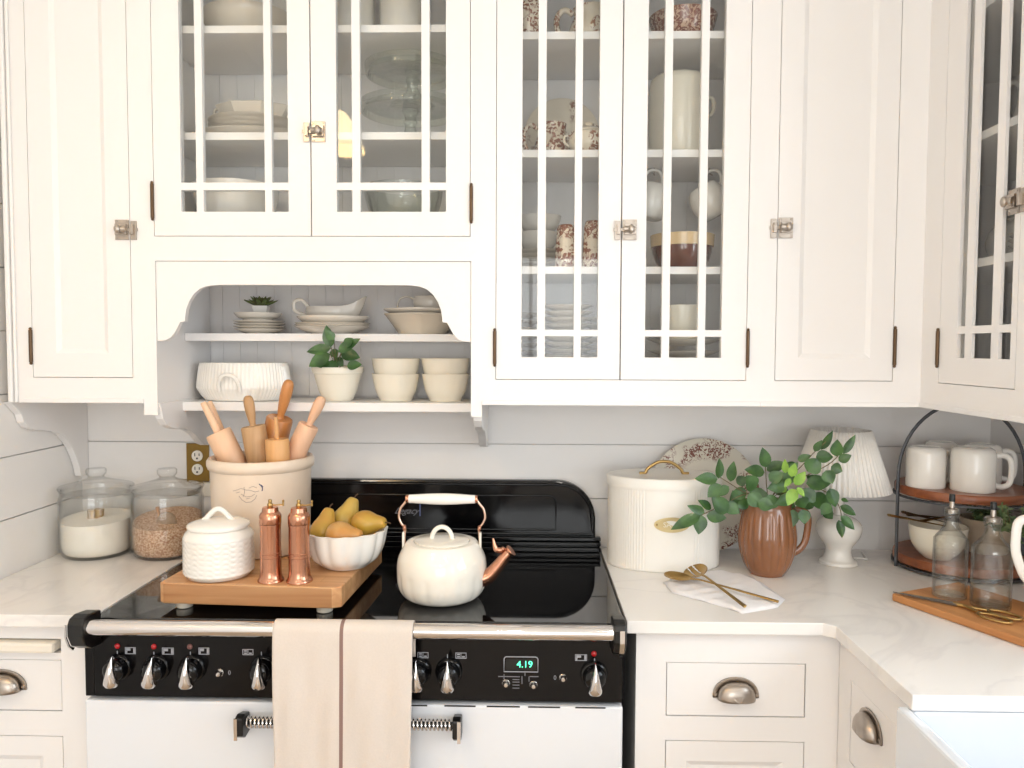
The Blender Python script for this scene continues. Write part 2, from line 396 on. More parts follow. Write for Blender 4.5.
# corbel profile (in y,z)
def corbel(root, x0, x1, pts):
    b = MB(); b.prism(pts, x0, x1, plane='yz'); return b.build('corbel', PAINT, root, world=True, bevel=.0015)
cp = [(p.y, p.z) for p in (atX(a, c, -.945) for a, c in ((157.5, 405), (157.5, 410), (159, 419), (163, 425), (168, 427.5), (173, 429), (180, 428.5), (186, 430.5), (191, 434), (195, 439), (199, 443.5), (203, 445), (210.5, 445)))]
cp = [(min(y, YW-.002), z) for y, z in cp]
CP = [(YF+.004, ZB)] + [q for q in cp[1:]] + [(YW-.002, ZB)]
# bigger corbel on the left wall
cl = [(p.y, p.z) for p in (atX(a, c, XW+.006) for a, c in ((14, 404), (15.5, 414), (18, 422), (23, 427.5), (30, 430), (39, 430.5), (50, 431.5), (57, 435), (62.5, 441), (67, 448), (71, 457), (74, 466), (76, 476)))]
CL = [(YF+.006, ZB)] + [(y, z) for y, z in cl[1:]] + [(YW-.002, cl[-1][1]), (YW-.002, ZB)]
corbel(r, XW+.002, XW+.022, CL)
# unit 2: glass doors above an open niche
XB = PX(482, YF, 300); NL, NR = -.938, -.142
NZ0, NZ1 = ZB-.005, 1.80
dz = Z_(236.5, YF, 300)
g = [(PX(153.5, YF, 200), PX(470.5, YF, 200), dz, 2.56), (NL, NR, ZB-.03, Z_(261, YF, 300))]
r = thing('hutch_cabinet', 'white wall cabinet with two glass doors above an open arched niche', 'cabinet', ((XA+XB)/2, YW-.1, ZB)); HUT = r
b = case(TF, r, XA, XB, ZB, ZT, g)
# niche side panels run to the wall; floor of the closed part above
b.box(NL-.018, .02, ZB, NL, .33, Z_(261, YF, 300)+.02).box(NR, .02, ZB, NR+.018, .33, Z_(261, YF, 300)+.02)
b.box(XA+.02, .02, dz-.02, XB-.02, .333, dz-.001)
b.build('cabinet_body', PAINT, r, world=True)
mid = PX(311.3, YF, 200)
def gdoor(root, x0, x1, ox0, ox1, us, zs, zb, ozb, py=200, T=TF, Y=YF):
    return glass_door(T, root, x0, x1, zb, 2.56, PX(ox0, Y, py), PX(ox1, Y, py), ozb, 2.50, [(PX(a, Y, py), PX(c, Y, py)) for a, c in us], zs)
zz = [(Z_(190, YF, 300), Z_(182.5, YF, 300)), (2.38, 2.40)]
gdoor(r, g[0][0], mid, 181.2, 288.6, [(196.5, 203.5), (265, 272)], zz, dz, Z_(211.8, YF, 300))
gdoor(r, mid, g[0][1], 336.8, 446, [(352.3, 360.3), (421.6, 429.6)], zz, dz, Z_(211.8, YF, 300))
hinge(TF, r, g[0][0]-.002, Z_(218, YF, 155), Z_(184, YF, 155)); hinge(TF, r, g[0][1]+.002, Z_(221, YF, 471), Z_(186, YF, 471)); latch(TF, r, mid, Z_(132, YF, 315), 1)
def shelf_part(root, x0, x1, z, y0, y1, t=.019, T=None):
    MB(T).box(x0, y0, z-t, x1, y1, z).build('shelf', PAINT, root, world=True, bevel=.001)
YS = 1.965
ZS_B = [Z_(132.2, YS, 240), Z_(25.3, YS, 240)]
for z in ZS_B: shelf_part(r, XA+.021, XB-.021, z, YS, YF+.331)
ZFB = dz
zl = Z_(402.5, 2.064, 300); zu = Z_(333.5, 2.09, 300)
shelf_part(r, NL+.001, NR-.001, zl, 2.064, YF+.331, .024); shelf_part(r, NL+.001, NR-.001, zu, 2.09, YF+.331, .021)
# arched valance
vx0, vx1, vz1 = NL+.001, NR-.001, Z_(261, YF, 300)-.001
half = [(160, 341), (168, 340.5), (173, 338), (177, 333.5), (180.5, 327), (183, 322), (187.5, 321.5), (187.8, 317), (189, 309), (192, 301), (197, 293.5), (203, 288.5), (210, 286), (222, 284.8)]
hp = [atY(a, c, YF) for a, c in half]; cxm = (vx0+vx1)/2
left = [(p.x-hp[0].x+vx0, p.z) for p in hp]; right = [(2*cxm-a, c) for a, c in reversed(left)]
poly = [(vx0, vz1)] + left + right + [(vx1, vz1)]
b = MB(); b.prism(poly, YF+.0025, YF+.019)
b.build('valance', PAINT, r, world=True, bevel=.001)
corbel(r, NL-.016, NL+.004, CP); corbel(r, XB-.0225, XB-.0006, CP)
# unit 3: tall glass pair
XC = PX(762, YF, 300)
r = thing('wall_cabinet', 'tall white wall cabinet with two glass doors, holding brown and white crockery', 'cabinet', ((XB+XC)/2, YW-.1, ZB))
u0, um, u1 = PX(495.8, YF, 250), PX(621.3, YF, 250), PX(748.5, YF, 250)
b = case(TF, r, XB, XC, ZB, ZT, [(u0, u1, ZD, 2.56)]); b.box(XB+.02, .02, ZD-.022, XC-.02, .333, ZD-.002)
b.build('cabinet_body', PAINT, r, world=True)
MB(TF).box(XB+.0005, -.004, ZB, XC, 0, ZB+.012).build('bottom_bead', PAINT, r, world=True, bevel=.0015)
zz = [(Z_(336, YF, 500), Z_(329.5, YF, 500)), (2.38, 2.40)]
gdoor(r, u0, um, 521.8, 598.3, [(537.5, 545.5), (574.3, 581.5)], zz, ZD, Z_(357, YF, 500), 250)
gdoor(r, um, u1, 646, 722.8, [(662.7, 670.5), (699, 706.5)], zz, ZD, Z_(357, YF, 500), 250)
hinge(TF, r, u0-.002, Z_(364, YF, 496), Z_(331, YF, 496)); hinge(TF, r, u1+.002, Z_(365, YF, 748), Z_(331, YF, 748)); latch(TF, r, um, Z_(230, YF, 626), 1)
ZS_C = [Z_(266.5, YS, 620), Z_(149.5, YS, 620), Z_(31, YS, 620)]; ZFC = ZD-.002
for z in ZS_C: shelf_part(r, XB+.021, XC-.021, z, YS, YF+.331)
# unit 4: panelled right
r = thing('wall_cabinet', 'white panelled wall cabinet between the tall glass cabinet and the right corner', 'cabinet', ((XC+XE)/2, YW-.1, ZB))
u0, u1 = PX(776, YF, 300), PX(894.8, YF, 300)
b = case(TF, r, XC, XE, ZB, ZT, [(u0, u1, ZD, 2.56)]); b.box(XC+.02, .02, ZB, XE-.02, .333, ZB+.02)
b.build('cabinet_body', PAINT, r, world=True)
MB(TF).box(XC, -.004, ZB, XE-.004, 0, ZB+.012).build('bottom_bead', PAINT, r, world=True, bevel=.0015)
panel_door(TF, r, u0, u1, ZD, 2.56, f=.055); hinge(TF, r, u1+.002, Z_(365, YF, 896), Z_(329, YF, 896)); latch(TF, r, u0, Z_(228, YF, 782), 1)
# unit 5: glass cabinet on the right wall
def UY(px, py): return -atX(px, py, XE).y
ya = atX(939, 350, XE).y; yb = atX(1021.5, 200, XE).y
r = thing('wall_cabinet', 'white glass-doored cabinet on the right wall, seen at an angle', 'cabinet', (XR-.1, 1.7, ZB))
E0, E1 = -(YF+.35-.005), -1.36
b = case(TE, r, E0, E1, ZB, ZT, [(-ya, -yb, ZD, 2.56)], depth=XR-XE-.002); b.box(E0+.02, .02, ZD-.022, E1-.02, XR-XE-.015, ZD-.002)
b.build('cabinet_body', PAINT, r, world=True)
MB(TE).box(-YF+.001, -.004, ZB, E1, 0, ZB+.012).build('bottom_bead', PAINT, r, world=True, bevel=.0015)
dE = glass_door(TE, r, -ya, -yb, ZD, 2.56, UY(957, 340), UY(1010.5, 340), atX(957, 358, XE).z, 2.50,
    [(UY(964.3, 340), UY(971, 340)), (UY(990.5, 340), UY(998, 340))], [(atX(971, 333.5, XE).z, atX(971, 326, XE).z), (2.38, 2.40)], mt=.0084)
hinge(TE, r, -ya-.002, atX(938, 365, XE).z, atX(938, 331, XE).z); latch(TE, r, -yb, atX(1021, 200, XE).z, -1)
XS = XE+.035
ZS_E = [atX(966, 261, XS).z, atX(968, 138, XS).z, atX(972, 10, XS).z]
for z in ZS_E:
    MB(TE).box(E0+.022, .035, z-.019, E1-.021, XR-XE-.016, z).build('shelf', PAINT, r, world=True, bevel=.001)
# ------------------------------------------------------------------ base cabinets
def cup_pull(T, root, u, z, w=.1):
    """half-dome bin pull with a flat flange"""
    b = MB(T); vs = []; fs = []; n = 20; m = 6; h = .045; hw = w/2
    # flange
    out = [(u+hw*cos(PI*i/n)*1.0, z-.016+h*min(1, (sin(PI*i/n))**.8)) for i in range(n+1)]
    inn = [(u+hw*.82*cos(PI*i/n), z-.016+h*.8*(sin(PI*i/n))**.8) for i in range(n+1)]
    fv = []; ff = []
    for i in range(n+1): fv += [(out[i][0], 0, out[i][1]), (out[i][0], -.0035, out[i][1]), (inn[i][0], -.0042, inn[i][1])]
    for i in range(n): a = 3*i; ff += [(a, a+3, a+4, a+1), (a+1, a+4, a+5, a+2)]
    b.add(fv, ff)
    # dome
    for i in range(n+1):
        a = PI*i/n
        for j in range(m+1):
            q = (PI/2)*j/m; cq = max(0, cos(q))**.7
            vs.append((u+hw*.82*(abs(cos(a))**.8)*(1 if cos(a) > 0 else -1)*cq, -.004-.025*sin(q)**.8, z-.018+h*.85*(max(0, sin(a))**.8)*cq))
    for i in range(n):
        for j in range(m):
            k = i*(m+1)+j; fs.append((k, k+1, k+m+2, k+m+1))
    b.add(vs, fs)
    for s_ in (-1, 1): b.tube([(u+s_*hw*.91, -.0055, z-.008), (u+s_*hw*.91, -.002, z-.008)], .003, 8)
    o = b.build('cup_pull', NICKEL, root, world=True, smooth=45, fix=False)
    md = o.modifiers.new('thick', 'SOLIDIFY'); md.thickness = .0018; md.offset = 0
    return o
def drawer_front(T, root, u0, u1, z0, z1, pull=True, panel=False, name='drawer', dpull=.1):
    g = .0018
    if panel: d = panel_door(T, root, u0, u1, z0, z1, f=.045, name=name)
    else:
        d = MB(T).box(u0+g, .001, z0+g, u1-g, .02, z1-g).build(name, PAINT, root, world=True, bevel=.0012)
    if pull: cup_pull(T, d, (u0+u1)/2, (z0+z1)/2, dpull)
    return d
YBF = 1.68
TB = lambda u, d, z: (u, YBF+d, z)
def base_case(T, u0, u1, openings, depth, z1):
    b = case(T, None, u0, u1, .10, z1, openings, depth=depth)
    b.box(u0+.02, .02, .1, u1-.02, depth-.012, .12); b.box(u0, .06, .001, u1, .08, .10); return b
CTB = CT-.028; CBT = CTB-.001
def Bx(px, py=680): return X_(px, YBF, py)
def Bz(py, px=700): return Z_(py, YBF, px)
# left base
u0, u1 = XL+.03, Bx(62, 690)
ops = [(u0, u1, Bz(652.5, 30), Bz(638.5, 30)), (u0, u1, Bz(711, 30), Bz(659.5, 30)), (u0, u1, .16, Bz(735.5, 30))]
r = thing('base_cabinet', 'white base cabinet left of the black range, with pull-out board and drawer', 'cabinet', (-1.15, 2.0, 0))
base_case(TB, XL+.002, -.978, ops, YW-YBF-.003, CBT).build('cabinet_body', PAINT, r, world=True)
o = ops[0]; MB(TB).box(o[0]+.003, -.018, o[2]+.004, o[1]-.008, .3, o[3]-.004).build('pull_out_board', mat('pullout_paint', (236, 230, 218), .4), r, world=True, bevel=.006)
drawer_front(TB, r, *ops[1][:4][:2], ops[1][2], ops[1][3], pull=False)
cup_pull(TB, [x for x in S.objects if x.parent == r and x.name.startswith('drawer')][0], X_(-8, YBF), Bz(682, 10), .12)
drawer_front(TB, r, u0, u1, .16, Bz(735.5, 30), pull=False, panel=True, name='door')
# right base (facing the room)
XRF = .69
r = thing('base_cabinet', 'white base cabinet right of the black range, one small drawer above another', 'cabinet', (.46, 2.0, 0))
u0, u1 = Bx(666, 690), Bx(805.5, 690)
ops = [(u0, u1, Bz(716.5), Bz(662.5)), (u0, u1, .30, Bz(740.5))]
base_case(TB, .2435, XRF, ops, YW-YBF-.003, CBT).build('cabinet_body', PAINT, r, world=True)
drawer_front(TB, r, u0, u1, ops[0][2], ops[0][3]); drawer_front(TB, r, u0, u1, ops[1][2], ops[1][3], pull=False, panel=True, name='door')
# right run, drawer cabinet between corner and sink
TR = lambda u, d, z: (XRF+d, -u, z)
def Ry(px, py): return atX(px, py, XRF).y
r = thing('base_cabinet', 'narrow white drawer cabinet on the right run, between the corner and the sink', 'cabinet', (1.0, 1.5, 0))
ya, yb = atX(851, 680, XRF).y, atX(895.5, 719, XRF).y
zt, zb = atX(851, 680, XRF).z, atX(853, 766, XRF).z
ops = [(-ya, -yb, zb, zt), (-ya, -yb, .14, zb-.035)]
base_case(TR, -YBF+.001, -1.345, ops, XR-XRF-.003, CBT).build('cabinet_body', PAINT, r, world=True)
d = drawer_front(TR, r, -ya, -yb, zb, zt, pull=False); cup_pull(TR, d, -(ya+yb)/2, atX(870, 724, XRF).z, .1)
drawer_front(TR, r, -ya, -yb, .14, zb-.035, pull=False, name='door')
r = thing('sink_cabinet', 'white sink base cabinet under the apron sink on the right run', 'cabinet', (1.0, .9, 0))
b = base_case(TR, -1.343, -.35, [(-1.29, -.86, .16, .60), (-.84, -.40, .16, .60)], XR-XRF-.003, .63); b.build('cabinet_body', PAINT, r, world=True)
panel_door(TR, r, -1.29, -.86, .16, .60); panel_door(TR, r, -.84, -.40, .16, .60)
# sink (hollow basin)
SX0, SX1, SY0, SY1, SZ = .648, 1.16, .42, 1.335, CTB-.001
b = MB(); t = .022
b.box(SX0, SY0, .64, SX1, SY1, .665).box(SX0, SY0, .665, SX0+t, SY1, SZ).box(SX1-t, SY0, .665, SX1, SY1, SZ).box(SX0+t, SY0, .665, SX1-t, SY0+t, SZ).box(SX0+t, SY1-t, .665, SX1-t, SY1, SZ)
tag(b.build('farmhouse_sink', mat('fireclay', (222, 227, 234), .12, coat=.5), bevel=.006, loc=(.9, .9, .64)), 'white fireclay farmhouse sink at the right, with a thick apron rim', 'sink')
# countertops
tag(MB().box(XW+.002, 1.655, CTB, -.9555, YW-.002, CT).build('countertop', QUARTZ, bevel=.002, loc=(-1.14, 1.97, CTB)), 'pale quartz countertop left of the range, under the glass jars', 'countertop')
b = MB(); e = .665
b.prism([(.2195, 1.657), (.643, 1.657), (e, 1.640), (e, 1.312), (1.15, 1.312), (1.15, -.2), (XR-.002, -.2), (XR-.002, YW-.002), (.2195, YW-.002)], CTB, CT, plane='xy')
tag(b.build('countertop', QUARTZ, bevel=.002, loc=(.9, 1.9, CTB)), 'pale veined quartz countertop right of the range, turning the corner to the sink', 'countertop')
# ------------------------------------------------------------------ range cooker
RX0, RX1 = -.952, .214; RC = (RX0+RX1)/2; YP = 1.65
r = thing('range_cooker', 'wide black range cooker with white oven door, chrome rail and black splashback', 'cooker', (RC, 2.0, 0)); RNG = r
b = MB(); b.box(RX0, YP+.03, .10, RX1, 2.276, CT-.016); b.box(RX0+.02, YP+.06, 0.001, RX1-.02, 2.2, .10); b.build('oven_body', BLACK, r, world=True, bevel=.003)
MB().box(RX0+.0, YP-.002, CT-.015, RX1, 2.277, CT-.002).build('hob', BGLASS, r, world=True, bevel=.002)
ZH = CT-.002
def Pz(py, px=350): return Z_(py, YP-.005, px)
PZ1 = CT-.016; PZ0 = .737
MB().box(RX0-.02, YP-.005, PZ0, RX0+.001, 1.6535, PZ1).box(RX0+.001, YP-.005, PZ0, RX1-.004, YP+.029, PZ1).build('control_panel', mat('control_fascia', (9, 7, 8), .14, spec=.25), r, world=True, bevel=.002)
dr = MB().box(RX0-.018, YP-.012, .12, RX1-.004, YP+.028, PZ0-.006).build('oven_door', ENAMEL, r, world=True, bevel=.004)
for a, c in ((404, 428), (445, 476), (487, 520), (528, 560), (575, 605)):
    p, q = X_(a, YP, 697), X_(c, YP, 697); MB().box(p, YP-.0128, PZ0-.0095, q, YP-.0118, PZ0-.0065).build('vent_slot', BMATTE, dr, world=True)
# splashback: upper arched panel + stepped ledge
def bg_outline(x0, x1, z0, z1, rad, n=10):
    pts = [(x0, z0), (x1, z0)]
    pts += [(x1-rad+rad*cos(PI/2*i/n), z1-rad+rad*sin(PI/2*i/n)) for i in range(n+1)]
    pts += [(x0+rad-rad*sin(PI/2*i/n), z1-rad+rad*cos(PI/2*i/n)) for i in range(n+1)]
    return pts
BY = 2.246; zt = Z_(480, BY, 450); bx1 = X_(595.5, BY, 520); bx0 = -.90
b = MB(); b.prism(bg_outline(bx0, bx1, CT, zt, .115), BY, 2.276)
bg = b.build('splashback', BLACK, r, world=True, bevel=.006)
b = MB()
ring = bg_outline(bx0+.012, bx1-.012, Z_(533, BY, 450), zt-.012, .10); b.tube([(a, BY-.001, c) for a, c in ring], .0035, 8, closed=True)
o0, o1, q0, q1 = X_(330, BY, 500), X_(556, BY, 500), Z_(529, BY, 450), Z_(495, BY, 450)
b.tube([(a, BY-.001, c) for a, c in bg_outline(2*RC-o1, o1, q0, q1, .02)], .003, 8, closed=True)
b.build('raised_bead', BLACK, bg, world=True, smooth=50)
LY = 2.222; lx1 = X_(600.8, LY, 550); lx0 = -.905; l0, l1 = CT-.001, Z_(537, LY, 450)
b = MB(); lh = (l1-l0)/3; b.box(lx0, LY, l0, lx1, BY, l0+lh*.9).box(lx0+.003, LY+.007, l0+lh*.9, lx1-.003, BY, l0+lh*1.25).box(lx0, LY+.002, l0+lh*1.25, lx1, BY, l0+lh*2).box(lx0+.003, LY+.009, l0+lh*2, lx1-.003, BY, l0+lh*2.25).box(lx0, LY+.004, l0+lh*2.25, lx1, BY, l1)
b.build('vent_ledge', BLACK, r, world=True, bevel=.003)
SILV = mat('silver_print', (180, 182, 190), .4, .3)
pL = atY(406, 511, BY-.001)
t_ = text('lettering', 'Legacy', .026, mat('dim_print', (120, 120, 126), .5), bg, (pL.x, BY-.001, pL.z), shear=.6)
pb = atY(420, 510, BY-.001)
MB().box(pb.x-.0015, BY-.0015, pb.z-.018, pb.x+.0015, BY+.001, pb.z+.018).build('badge_bar', mat('blue_steel', (110, 120, 160), .3, .8), bg, world=True)
# towel rail
RY = 1.598; rz = Z_(624.3, RY, 100); rz = .909
rl0, rl1 = X_(89, RY, 624), X_(613, RY, 631)
b = MB(); b.tube([(rl0, RY, rz), (rl1, RY, rz)], .0165, 24); b.build('rail', CHROME, r, world=True, smooth=50)
for s_, xx in ((-1, rl0), (1, rl1)):
    side = [(RY-.024, rz+.012), (RY-.016, rz+.024), (RY+.004, rz+.028), (YP-.004, rz+.022), (YP-.004, rz-.055), (RY+.012, rz-.05), (RY-.012, rz-.036), (RY-.024, rz-.012)]
    x0, x1 = (xx-.034, xx-.0) if s_ < 0 else (xx, xx+.026)
    bb = MB().prism(side, x0, x1, plane='yz').build('rail_bracket', BMATTE, r, world=True, bevel=.003)
    # chrome facing strip on the outer front edge
    if s_ < 0: cx0, cx1 = x0-.004, x0-.0002
    else: cx0, cx1 = x0+.012, x0+.022
    pr = [(RY-.0265, rz+.014), (RY-.024, rz+.013), (RY-.024, rz-.012), (RY-.012, rz-.036), (RY+.004, rz-.046), (RY-.002, rz-.05), (RY-.015, rz-.038), (RY-.0265, rz-.013)]
    MB().prism(pr, cx0, cx1, plane='yz').build('chrome_strip', CHROME, bb, world=True)
# knobs
YK = YP-.005
def knob(px, py, turn):
    p = atY(px, py, YK); c = Vector((p.x, YK, p.z))
    M = Matrix.Translation(c) @ Matrix.Rotation(PI/2, 4, 'X')       # lathe axis points to the room
    b = MB(); b.lathe([(.0295, 0), (.0295, .005), (.0285, .008), (.025, .010), (.0245, .024), (.022, .031), (.015, .036), (.001, .037)], 36, M=M)
    k = b.build('control_knob', BLACK, r, world=True, smooth=50)
    # pointed chrome lever: teardrop outline pointing up, wide at the bottom
    Mt = Matrix.Translation(c) @ Matrix.Rotation(turn, 4, 'Y')
    n = 12; vs = []; fs = []
    for j in range(n+1):
        t = j/n; z = .036-.066*t; w = .0008+.0168*(min(1, t*1.05)**.85)*(1 if t < .88 else 1-.25*((t-.88)/.12)**2); d0 = .028; dp = .036+.014*math.sin(PI*.5*min(1, t*1.6))-(.006*((t-.8)/.2)**2 if t > .8 else 0)
        for q in range(9):
            a = PI*q/8; vs.append((-w*cos(a), -(d0+(dp-d0)*sin(a)**.7), z))
    for j in range(n):
        for i in range(8): a = j*9+i; fs.append((a, a+1, a+10, a+9))
        fs.append((j*9, j*9+9, j*9+17, j*9+8))
    fs.append(tuple(range(9))); fs.append(tuple(n*9+i for i in range(8, -1, -1)))
    MB().add(vs, fs, Mt).build('knob_lever', CHROME, k, world=True, smooth=50)
def tick(px, py):
    q = atY(px, py, YK); MB().box(q.x-.0008, YK-.0012, q.z-.005, q.x+.0008, YK+.0005, q.z+.005).build('tick_mark', SILV, r, world=True)
for px, py, t in ((119.5, 666.5, .06), (157.5, 667, .16), (193, 667.5, .04), (264, 668, .0), (418, 670.5, 0), (449, 671, 0), (594, 674, 0)): knob(px, py, t)
for px, py in ((117.5, 653), (154, 654), (190.5, 654), (261.5, 654), (447.5, 656.5), (594.5, 660.5)): tick(px, py)
RED = mat('red_lens', (190, 20, 28), .2, coat=.5)
for px, py, m_ in ((117.5, 646, RED), (154, 646.5, RED), (190, 646.5, mat('dim_lens', (120, 80, 75), .3)), (594, 653.5, RED)):
    p = atY(px, py, YK); b = MB(); b.sphere((p.x, YK-.001, p.z), .0062, 14, 8, (1, .6, 1)); b.build('indicator_light', m_, r, world=True, smooth=60)
def sym(px, py, w, h, kind=0):
    p = atY(px, py, YK); m = YP/770; w *= m; h *= m; y0, y1 = YK-.001, YK+.0005; b = MB(); t = .0012
    b.box(p.x-w/2, y0, p.z-h/2, p.x+w/2, y1, p.z-h/2+t).box(p.x-w/2, y0, p.z+h/2-t, p.x+w/2, y1, p.z+h/2)
    b.box(p.x-w/2, y0, p.z-h/2+t, p.x-w/2+t, y1, p.z+h/2-t).box(p.x+w/2-t, y0, p.z-h/2+t, p.x+w/2, y1, p.z+h/2-t)
    if kind == 0: b.box(p.x-w*.4, y0, p.z, p.x+w*.0, y1, p.z+h*.35).box(p.x+w*.28, y0, p.z-h*.36, p.x+w*.42, y1, p.z+h*.36).box(p.x-w*.42, y0, p.z-h*.38, p.x-w*.3, y1, p.z-h*.05)
    else: b.box(p.x-.0006, y0, p.z-h*.4, p.x+.0006, y1, p.z+h*.4).box(p.x-w*.35, y0, p.z+h*.1, p.x-w*.1, y1, p.z+h*.3).box(p.x+w*.1, y0, p.z-h*.3, p.x+w*.35, y1, p.z-h*.1).box(p.x-w*.35, y0, p.z-h*.3, p.x-w*.1, y1, p.z-h*.1)
    b.build('symbol', SILV, r, world=True)
for a in ((130.5, 650.5, 11, 7, 0), (168, 651, 12, 7, 0), (204, 651, 11, 7, 0), (248, 652, 11, 6, 1), (423, 655, 11, 6, 1), (461, 655.5, 11, 6, 1), (581, 657.5, 12, 6.5, 0)): sym(*a)
for px, py in ((220, 672.5), (563, 677.5), (506, 683), (533.5, 684.5)):
    p = atY(px, py, YK); M = Matrix.Translation(p) @ Matrix.Rotation(PI/2, 4, 'X')
    b = MB(); b.lathe([(.0085, -.001), (.0085, .002), (.0062, .004), (.0055, .011), (.004, .013), (.0005, .0135)], 18, M=M); b.build('push_button', CHROME, r, world=True, smooth=45)
# clock display
c0, c1 = atY(504, 671.5, YK), atY(538, 657, YK)
b = MB(); b.tube([(a, YK-.0005, c) for a, c in bg_outline(c0.x, c1.x, c0.z, c1.z, .006, 4)], .0011, 6, closed=True)
b.build('clock_frame', SILV, r, world=True)
b = MB().box(c0.x+.004, YK-.001, c0.z+.004, c1.x-.004, YK+.001, c1.z-.004); dk = b.build('clock_display', mat('display_glass', (3, 5, 6), .1), r, world=True)
text('digits', '4.19', .0205, emit('clock_green', (90, 255, 190), 1.6), dk, ((c0.x+c1.x)/2+.008, YK-.0018, (c0.z+c1.z)/2), depth=.0002)
b = MB()
for (a, c, w, h) in ((513, 676.5, 22, .8), (522, 680, .8, 8), (516, 685, 7, .7), (516, 682, 7, .7), (516, 679.5, 7, .7), (516, 688, 7, .7), (504, 676.5, .8, 5), (525, 673.5, .8, 5), (534, 676.5, 9, .8), (529, 679, .8, 5)):
    p = atY(a-(4 if w > 9 else 0), c, YK); m = YP/770; b.box(p.x-w*m/2, YK-.0008, p.z-h*m/2, p.x+w*m/2, YK+.0004, p.z+h*m/2)
b.build('clock_markings', mat('dim_print', (120, 120, 126), .5), r, world=True)
for px, py in ((229.5, 672.5), (555, 677.5)):
    p = atY(px, py, YK); b = MB(); b.tube([(p.x+.0022*cos(a/8*2*PI), YK-.0005, p.z+.0045*sin(a/8*2*PI)) for a in range(8)], .0006, 5, closed=True); b.build('zero_mark', SILV, r, world=True)
# oven handle: black brackets, chrome coil
HY = 1.612; hz = Z_(722, HY, 250)
h0, h1 = X_(245, HY, 722), X_(454, HY, 726)
n = 520; turns = 52; pts = []
for i in range(n+1):
    t = i/n; a = t*turns*2*PI; pts.append((h0+.004+(h1-h0-.008)*t, HY+.0115*cos(a), hz+.0115*sin(a)))
hd = MB(); hd.tube(pts, .0022, 5); hd.build('coil_handle', CHROME, dr, world=True, smooth=60)
MB().tube([(h0, HY, hz), (h1, HY, hz)], .006, 12).build('handle_rod', BMATTE, dr, world=True, smooth=60)
for s_, xx in ((-1, h0), (1, h1)):
    pr = [(HY-.02, hz+.016), (HY-.004, hz+.02), (YP-.0125, hz+.012), (YP-.0125, hz-.03), (HY-.002, hz-.034), (HY-.02, hz-.022)]
    x0, x1 = (xx-.016, xx+.002) if s_ < 0 else (xx-.002, xx+.016)
    bb = MB().prism(pr, x0, x1, plane='yz').build('handle_bracket', BMATTE, dr, world=True, bevel=.003)
    cx = x0 if s_ < 0 else x1-.007
    MB().box(cx-.0003, HY-.023, hz-.03, cx+.007, HY-.0198, hz+.017).build('chrome_strip', CHROME, bb, world=True)
# ------------------------------------------------------------------ things on the left counter and hob
def up(o, v): o.location = v; LOC[o.name] = Vector(v); return o
def lath(name, prof, m, parent=None, n=48, smooth=45, **k): return MB().lathe(prof, n, **k).build(name, m, parent, smooth=smooth)
def canister_jar(label, x, y, fill, fmat):
    r = thing('glass_jar', label, 'jar', (x, y, CT+.001)); R = .097
    H = .186
    lath('jar_body', sp([(.0005, 0), (.07, 0), (.086, .003), (.094, .014), (R, .035), (R, H-.048), (.0965, H-.024), (.093, H-.013), (.094, H)], 4)+[(.0905, H), (.0895, H-.013), (.0935, H-.028), (.0935, .035), (.09, .015), (.08, .007), (.0005, .006)], JARG, r, ends=False)
    lath('lid', [(.0895, H-.012), (.0895, H+.003), (.0975, H+.004), (.0985, H+.008), (.095, H+.012), (.08, H+.016), (.06, H+.021), (.04, H+.027), (.028, H+.031), (.022, H+.034), (.020, H+.038), (.023, H+.041), (.0265, H+.046), (.0265, H+.056), (.023, H+.060), (.0005, H+.061)], JARG, r)
    return r
SUGAR = mat('white_sugar', (244, 240, 230), .8, var=.03, scale=300, bump=.4, bscale=900)
OATS = mat('rolled_oats', (226, 200, 172), .8, scale=210, c2=(176, 128, 96), bump=1.0, bscale=230)
def jar_fill(name, label, x, y, h0, h1, m):
    R = .0925; n = 48
    b = MB(); prof = [(.0005, .0075), (.079, .0085), (.089, .017), (R, .036)]
    b.lathe(prof+[(R, h0)], n, ends=False)
    vs = [(0, 0, (h0+h1)/2)]; fs = []
    rings = 6
    for j in range(1, rings+1):
        rr = R*j/rings
        for i in range(n):
            a = 2*PI*i/n; xx, yy = rr*cos(a), rr*sin(a)
            z = h0+(h1-h0)*(.5+.5*yy/R)+.004*sin(xx*60)*cos(yy*45)*(1-j/rings)
            vs.append((xx, yy, z))
    for i in range(n): fs.append((0, 1+i, 1+(i+1) % n))
    for j in range(rings-1):
        for i in range(n): a = 1+j*n+i; c = 1+j*n+(i+1) % n; fs.append((a, a+n, c+n, c))
    b.add(vs, fs)
    # skirt from the straight edge to the tilted top
    sk = []; sf = []
    for i in range(n):
        a = 2*PI*i/n; z = h0+(h1-h0)*(.5+.5*sin(a)); sk += [(R*cos(a), R*sin(a), h0), (R*cos(a), R*sin(a), z)]
    for i in range(n): k = 2*i; l = 2*((i+1) % n); sf.append((k, l, l+1, k+1))
    b.add(sk, sf)
    o = b.build(name, m, smooth=50); up(o, (x, y, CT+.001)); o['kind'] = 'stuff'; tag(o, label, 'ingredient'); return o
jx1, jy1, jx2, jy2 = -1.228, 2.155, -1.026, 2.16
canister_jar('clear glass lidded jar of white sugar nearest the left wall', jx1, jy1, 0, 0)
canister_jar('clear glass lidded jar of rolled oats, right of the sugar jar', jx2, jy2, 0, 0)
jar_fill('sugar', 'white sugar filling the glass jar nearest the left wall', jx1, jy1, .098, .112, SUGAR)
jar_fill('rolled_oats', 'tan rolled oats filling the glass jar beside the sugar jar', jx2, jy2, .088, .118, OATS)
